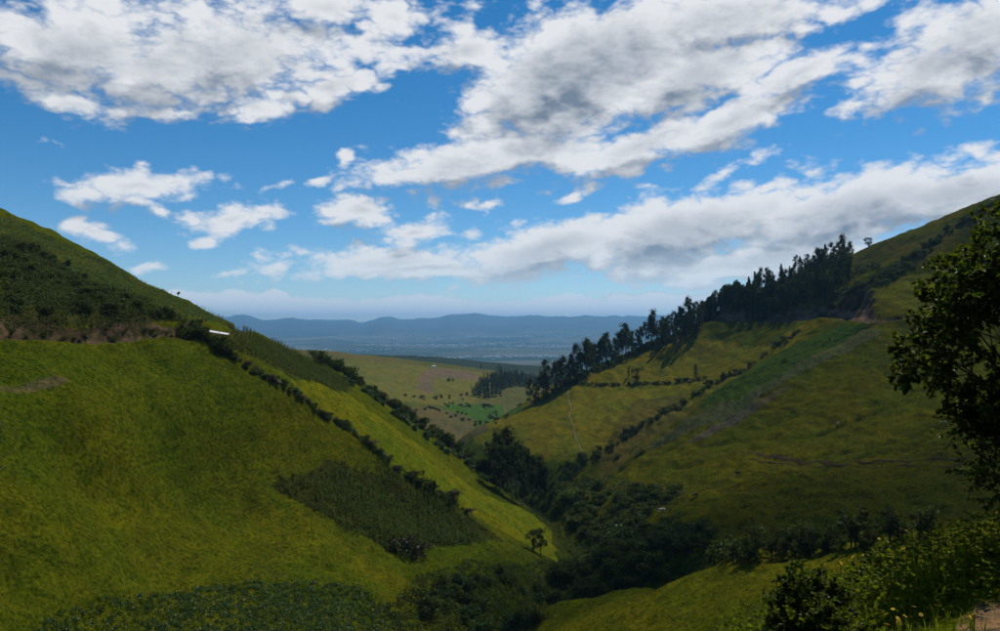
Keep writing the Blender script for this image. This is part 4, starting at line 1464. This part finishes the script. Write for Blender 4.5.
def leaf_cards(cen, dirs, size, width=.38, fold=.25):
    """pointed leaves folded along the midrib, each from a centre along a direction"""
    n = len(cen)
    d = dirs / (np.linalg.norm(dirs, axis=1, keepdims=True) + 1e-9)
    s = np.cross(d, rand_dirs(n) * .6 + [0, 0, 1.0])
    s /= np.linalg.norm(s, axis=1, keepdims=True) + 1e-9
    u = np.cross(s, d)
    L = (size * rng.uniform(.6, 1.25, n))[:, None]
    W = L * width
    droop = -np.array([[0, 0, 1.0]]) * L * rng.uniform(0, .25, (n, 1))
    b = cen
    l1 = cen + d * L * .33 + s * W + u * W * fold
    l2 = cen + d * L * .68 + s * W * .8 + u * W * fold + droop * .5
    r1 = cen + d * L * .33 - s * W + u * W * fold
    r2 = cen + d * L * .68 - s * W * .8 + u * W * fold + droop * .5
    t = cen + d * L + droop
    v = np.stack([b, l1, l2, t, r2, r1], 1).reshape(-1, 3)
    q = np.arange(n)[:, None] * 6
    return v, np.vstack([q + [0, 1, 2, 3], q + [0, 3, 4, 5]])


def grow(base, d0, length, radius, depth, tubes, twigs, spread=.6, kids=4, up=.25):
    p = Vector(base)
    d = Vector(d0).normalized()
    path, rad = [p.copy()], [radius]
    n = 4
    for i in range(n):
        d = (d + Vector(rng.normal(size=3)) * .13 + Vector((0, 0, up * .12))).normalized()
        p = p + d * (length / n)
        path.append(p.copy())
        rad.append(radius * (1 - .6 * (i + 1) / n))
    tubes.append(tube_arrays(path, rad, 7 if depth > 2 else 4))
    if depth <= 1:
        twigs.append((path, d))
    if depth > 0:
        for k in range(kids):
            t = rng.uniform(.35, 1.0)
            i = min(int(t * n), n - 1)
            q = path[i].lerp(path[i + 1], t * n - i)
            a = rng.uniform(0, 6.28)
            o1 = d.cross(Vector((.2, .3, .9))).normalized()
            o2 = d.cross(o1)
            dd = (d * rng.uniform(.5, 1.0) + (o1 * math.cos(a) + o2 * math.sin(a)) * spread * rng.uniform(.7, 1.3)).normalized()
            grow(q, dd, length * rng.uniform(.5, .75), rad[i] * .55, depth - 1, tubes, twigs, spread, kids, up)


def leafy(name, label, cat, x, y, stems, depth, kids, length, radius, per, size, leaf, spread=.6, zoff=0.0, trunkname='trunk', width=.38, crown=None, seed=1):
    global rng
    rng = np.random.default_rng(seed)
    z = g(x, y) - .05 + zoff
    t = obj(name, None, None, (x, y, z))
    tag(t, label, cat)
    tubes, twigs = [], []
    for k in range(stems):
        a = 6.28 * k / stems + rng.uniform(-.4, .4)
        tilt = rng.uniform(.15, .6) if stems > 1 else .1
        grow((math.cos(a) * .05, math.sin(a) * .05, 0), (math.cos(a) * tilt, math.sin(a) * tilt, 1), length * rng.uniform(.8, 1.1), radius, depth, tubes, twigs, spread, kids)
    if crown:
        (cx_, cy_, cz_), (ra, rb, rc) = crown
        tubes = [tb for tb in tubes if math.sqrt(((tb[0][-1][0] - cx_) / ra) ** 2 + ((tb[0][-1][1] - cy_) / rb) ** 2 + ((tb[0][-1][2] - cz_) / rc) ** 2) < 1.0]
    v, f = join_arrays(tubes)
    obj(trunkname, mesh_np(trunkname, v, f, M_DARKBARK, True), t)
    cen, dirs = [], []
    for path, d in twigs:
        for k in range(per):
            tt = rng.uniform(.1, 1.0) * (len(path) - 1)
            i = min(int(tt), len(path) - 2)
            q = path[i].lerp(path[i + 1], tt - i)
            cen.append(tuple(q))
            dirs.append(tuple(d * .5 + Vector(rng.normal(size=3)) * .7 + Vector((0, 0, .15))))
    cen, dirs = np.array(cen), np.array(dirs)
    if crown:                                    # the crown's own outline, ragged
        (cx_, cy_, cz_), (ra, rb, rc) = crown
        q = np.sqrt(((cen[:, 0] - cx_) / ra) ** 2 + ((cen[:, 1] - cy_) / rb) ** 2 + ((cen[:, 2] - cz_) / rc) ** 2)
        k = q < 1 + .14 * fbm(cen[:, 0] * 1.3 + cen[:, 1], cen[:, 2] * 1.3, .7, 3, 5)
        cen, dirs = cen[k], dirs[k]
    v, f = leaf_cards(cen, dirs, size, width)
    obj('foliage', mesh_np('foliage', v, f, leaf), t)
    return t


M_SUNLEAF = leaf_material('yellow_green_leaves', (.055, .080, .006), (.165, .185, .012), .6, .06, .6)
leafy('roadside_tree', 'leafy dark roadside tree with glossy leaves leaning over the viewpoint bank', 'tree', 7.0, 9.2, 8, 4, 4, 2.0, .05, 29, .068, M_GLOSSY, .6, crown=((0, 0, 2.25), (2.15, 2.0, 1.75)), seed=11)
leafy('roadside_bush', 'dense dark bush under the roadside tree', 'bush', 6.95, 9.7, 9, 3, 5, 1.3, .03, 22, .052, M_GLOSSY, .7, crown=((0, 0, .9), (1.7, 1.5, 1.5)), seed=12)
leafy('glossy_bush', 'small dark glossy-leaved bush at the edge of the meadow viewpoint', 'bush', 2.85, 7.1, 7, 3, 4, .42, .016, 14, .048, M_GLOSSY, .8, 0, 'stems')
leafy('weed_bush', 'upright dark weedy bush among the yellow flowers', 'bush', 4.9, 10.3, 4, 2, 4, .34, .010, 12, .055, M_GLOSSY, .5, 0, 'stems')
leafy('herb_bush', 'low yellow-green bush on the flowery bank', 'bush', 8.2, 15.5, 8, 2, 5, .7, .014, 14, .08, M_SUNLEAF, .7, 0, 'stems')


def near_spots(n, x0, x1, y0, y1, keep):
    x = rng.uniform(x0, x1, n * 3)
    y = rng.uniform(y0, y1, n * 3)
    k = keep(x, y) & ~in_poly(x, y, ZONES['dirt'][0])
    return list(zip(x[k], y[k]))[:n]


bank = lambda x, y: (x > 1.2 + .13 * y) & (x < 3 + .75 * y)
blades('bank_grass', near_spots(11000, 1, 16, 4.5, 24, bank), .16, .005, 5, M_WEED, 'rank grass on the bank at the viewpoint', 'grass', .9)
blades('tall_weeds', near_spots(1500, 2, 16, 8, 24, bank), .38, .008, 5, M_WEED, 'tall yellow-green weeds on the flowery bank', 'weeds', .5)
wsp = np.array(near_spots(6500, 2, 16, 7, 24, bank))
wz = height(wsp[:, 0], wsp[:, 1])
wc = np.repeat(np.stack([wsp[:, 0], wsp[:, 1], wz], 1), 9, 0) + rng.uniform(0, 1, (len(wsp) * 9, 3)) * [.22, .22, .5] - [.11, .11, 0]
v, f = leaf_cards(wc, rng.normal(size=wc.shape) * [1, 1, .4] + [0, 0, .5], .055)
tag(obj('leafy_weeds', mesh_np('leafy_weeds', v, f, M_SUNLEAF)), 'leafy yellow-green weeds crowding the flowery bank', 'weeds', kind='stuff')


def flower_mesh():
    parts = []
    for k in range(9):
        a = 6.28 * k / 9
        c, s_ = math.cos(a), math.sin(a)
        parts.append((np.array([(c * .006, s_ * .006, 0), (c * .02 - s_ * .008, s_ * .02 + c * .008, .004), (c * .034, s_ * .034, .001), (c * .02 + s_ * .008, s_ * .02 - c * .008, .004)]), np.array([[0, 1, 2, 3]])))
    v, f = join_arrays(parts)
    return mesh_np('petals', v, f, M_YELLOW)


PET = flower_mesh()
hv, hf = tube_arrays([(0, 0, -.004), (0, 0, .006), (0, 0, .009)], [.010, .009, .002], 8)
HEART = mesh_np('heart', hv, hf, M_ORANGE, True)
fl = [(886, 619), (893, 614), (898, 617), (899, 621), (911, 617), (914, 612), (921, 619), (936, 616), (971, 626), (974, 625), (887, 623), (905, 623), (863, 565), (879, 562), (903, 580), (907, 553), (931, 547), (951, 549), (912, 562), (868, 582), (853, 586), (841, 594), (997, 543), (925, 585), (943, 560), (915, 572), (895, 570)]
for i, (px, py) in enumerate(fl):
    p = hit(px, py + (26 if py > 605 else 18), 3, 26)
    if p is None:
        continue
    H = rng.uniform(.22, .32) if py > 605 else rng.uniform(.5, .7)
    t = obj('yellow_flower', None, None, (p.x, p.y, p.z - .02))
    t.rotation_euler = (0, 0, rng.uniform(0, 6.28))
    k = rng.uniform(.55, .95)
    low = py > 605
    tag(t, 'yellow daisy-like flower low in the grass by the bare earth' if low else 'yellow daisy-like flower raised among the tall weeds of the bank', 'flower', 'low yellow flowers by the bare earth' if low else 'yellow flowers among the tall weeds')
    sv, sf = tube_arrays([(0, 0, 0), (.01, .01, H * .5), (0, .0, H)], [.004, .003, .003], 5)
    obj('stem', mesh_np('stem', sv, sf, M_STEM, True), t)
    hd = obj('petals', PET, t, (0, 0, H))
    hd.scale = (k, k, k)
    hd.rotation_euler = (rng.uniform(.2, .9), 0, 0)
    obj('heart', HEART, hd)
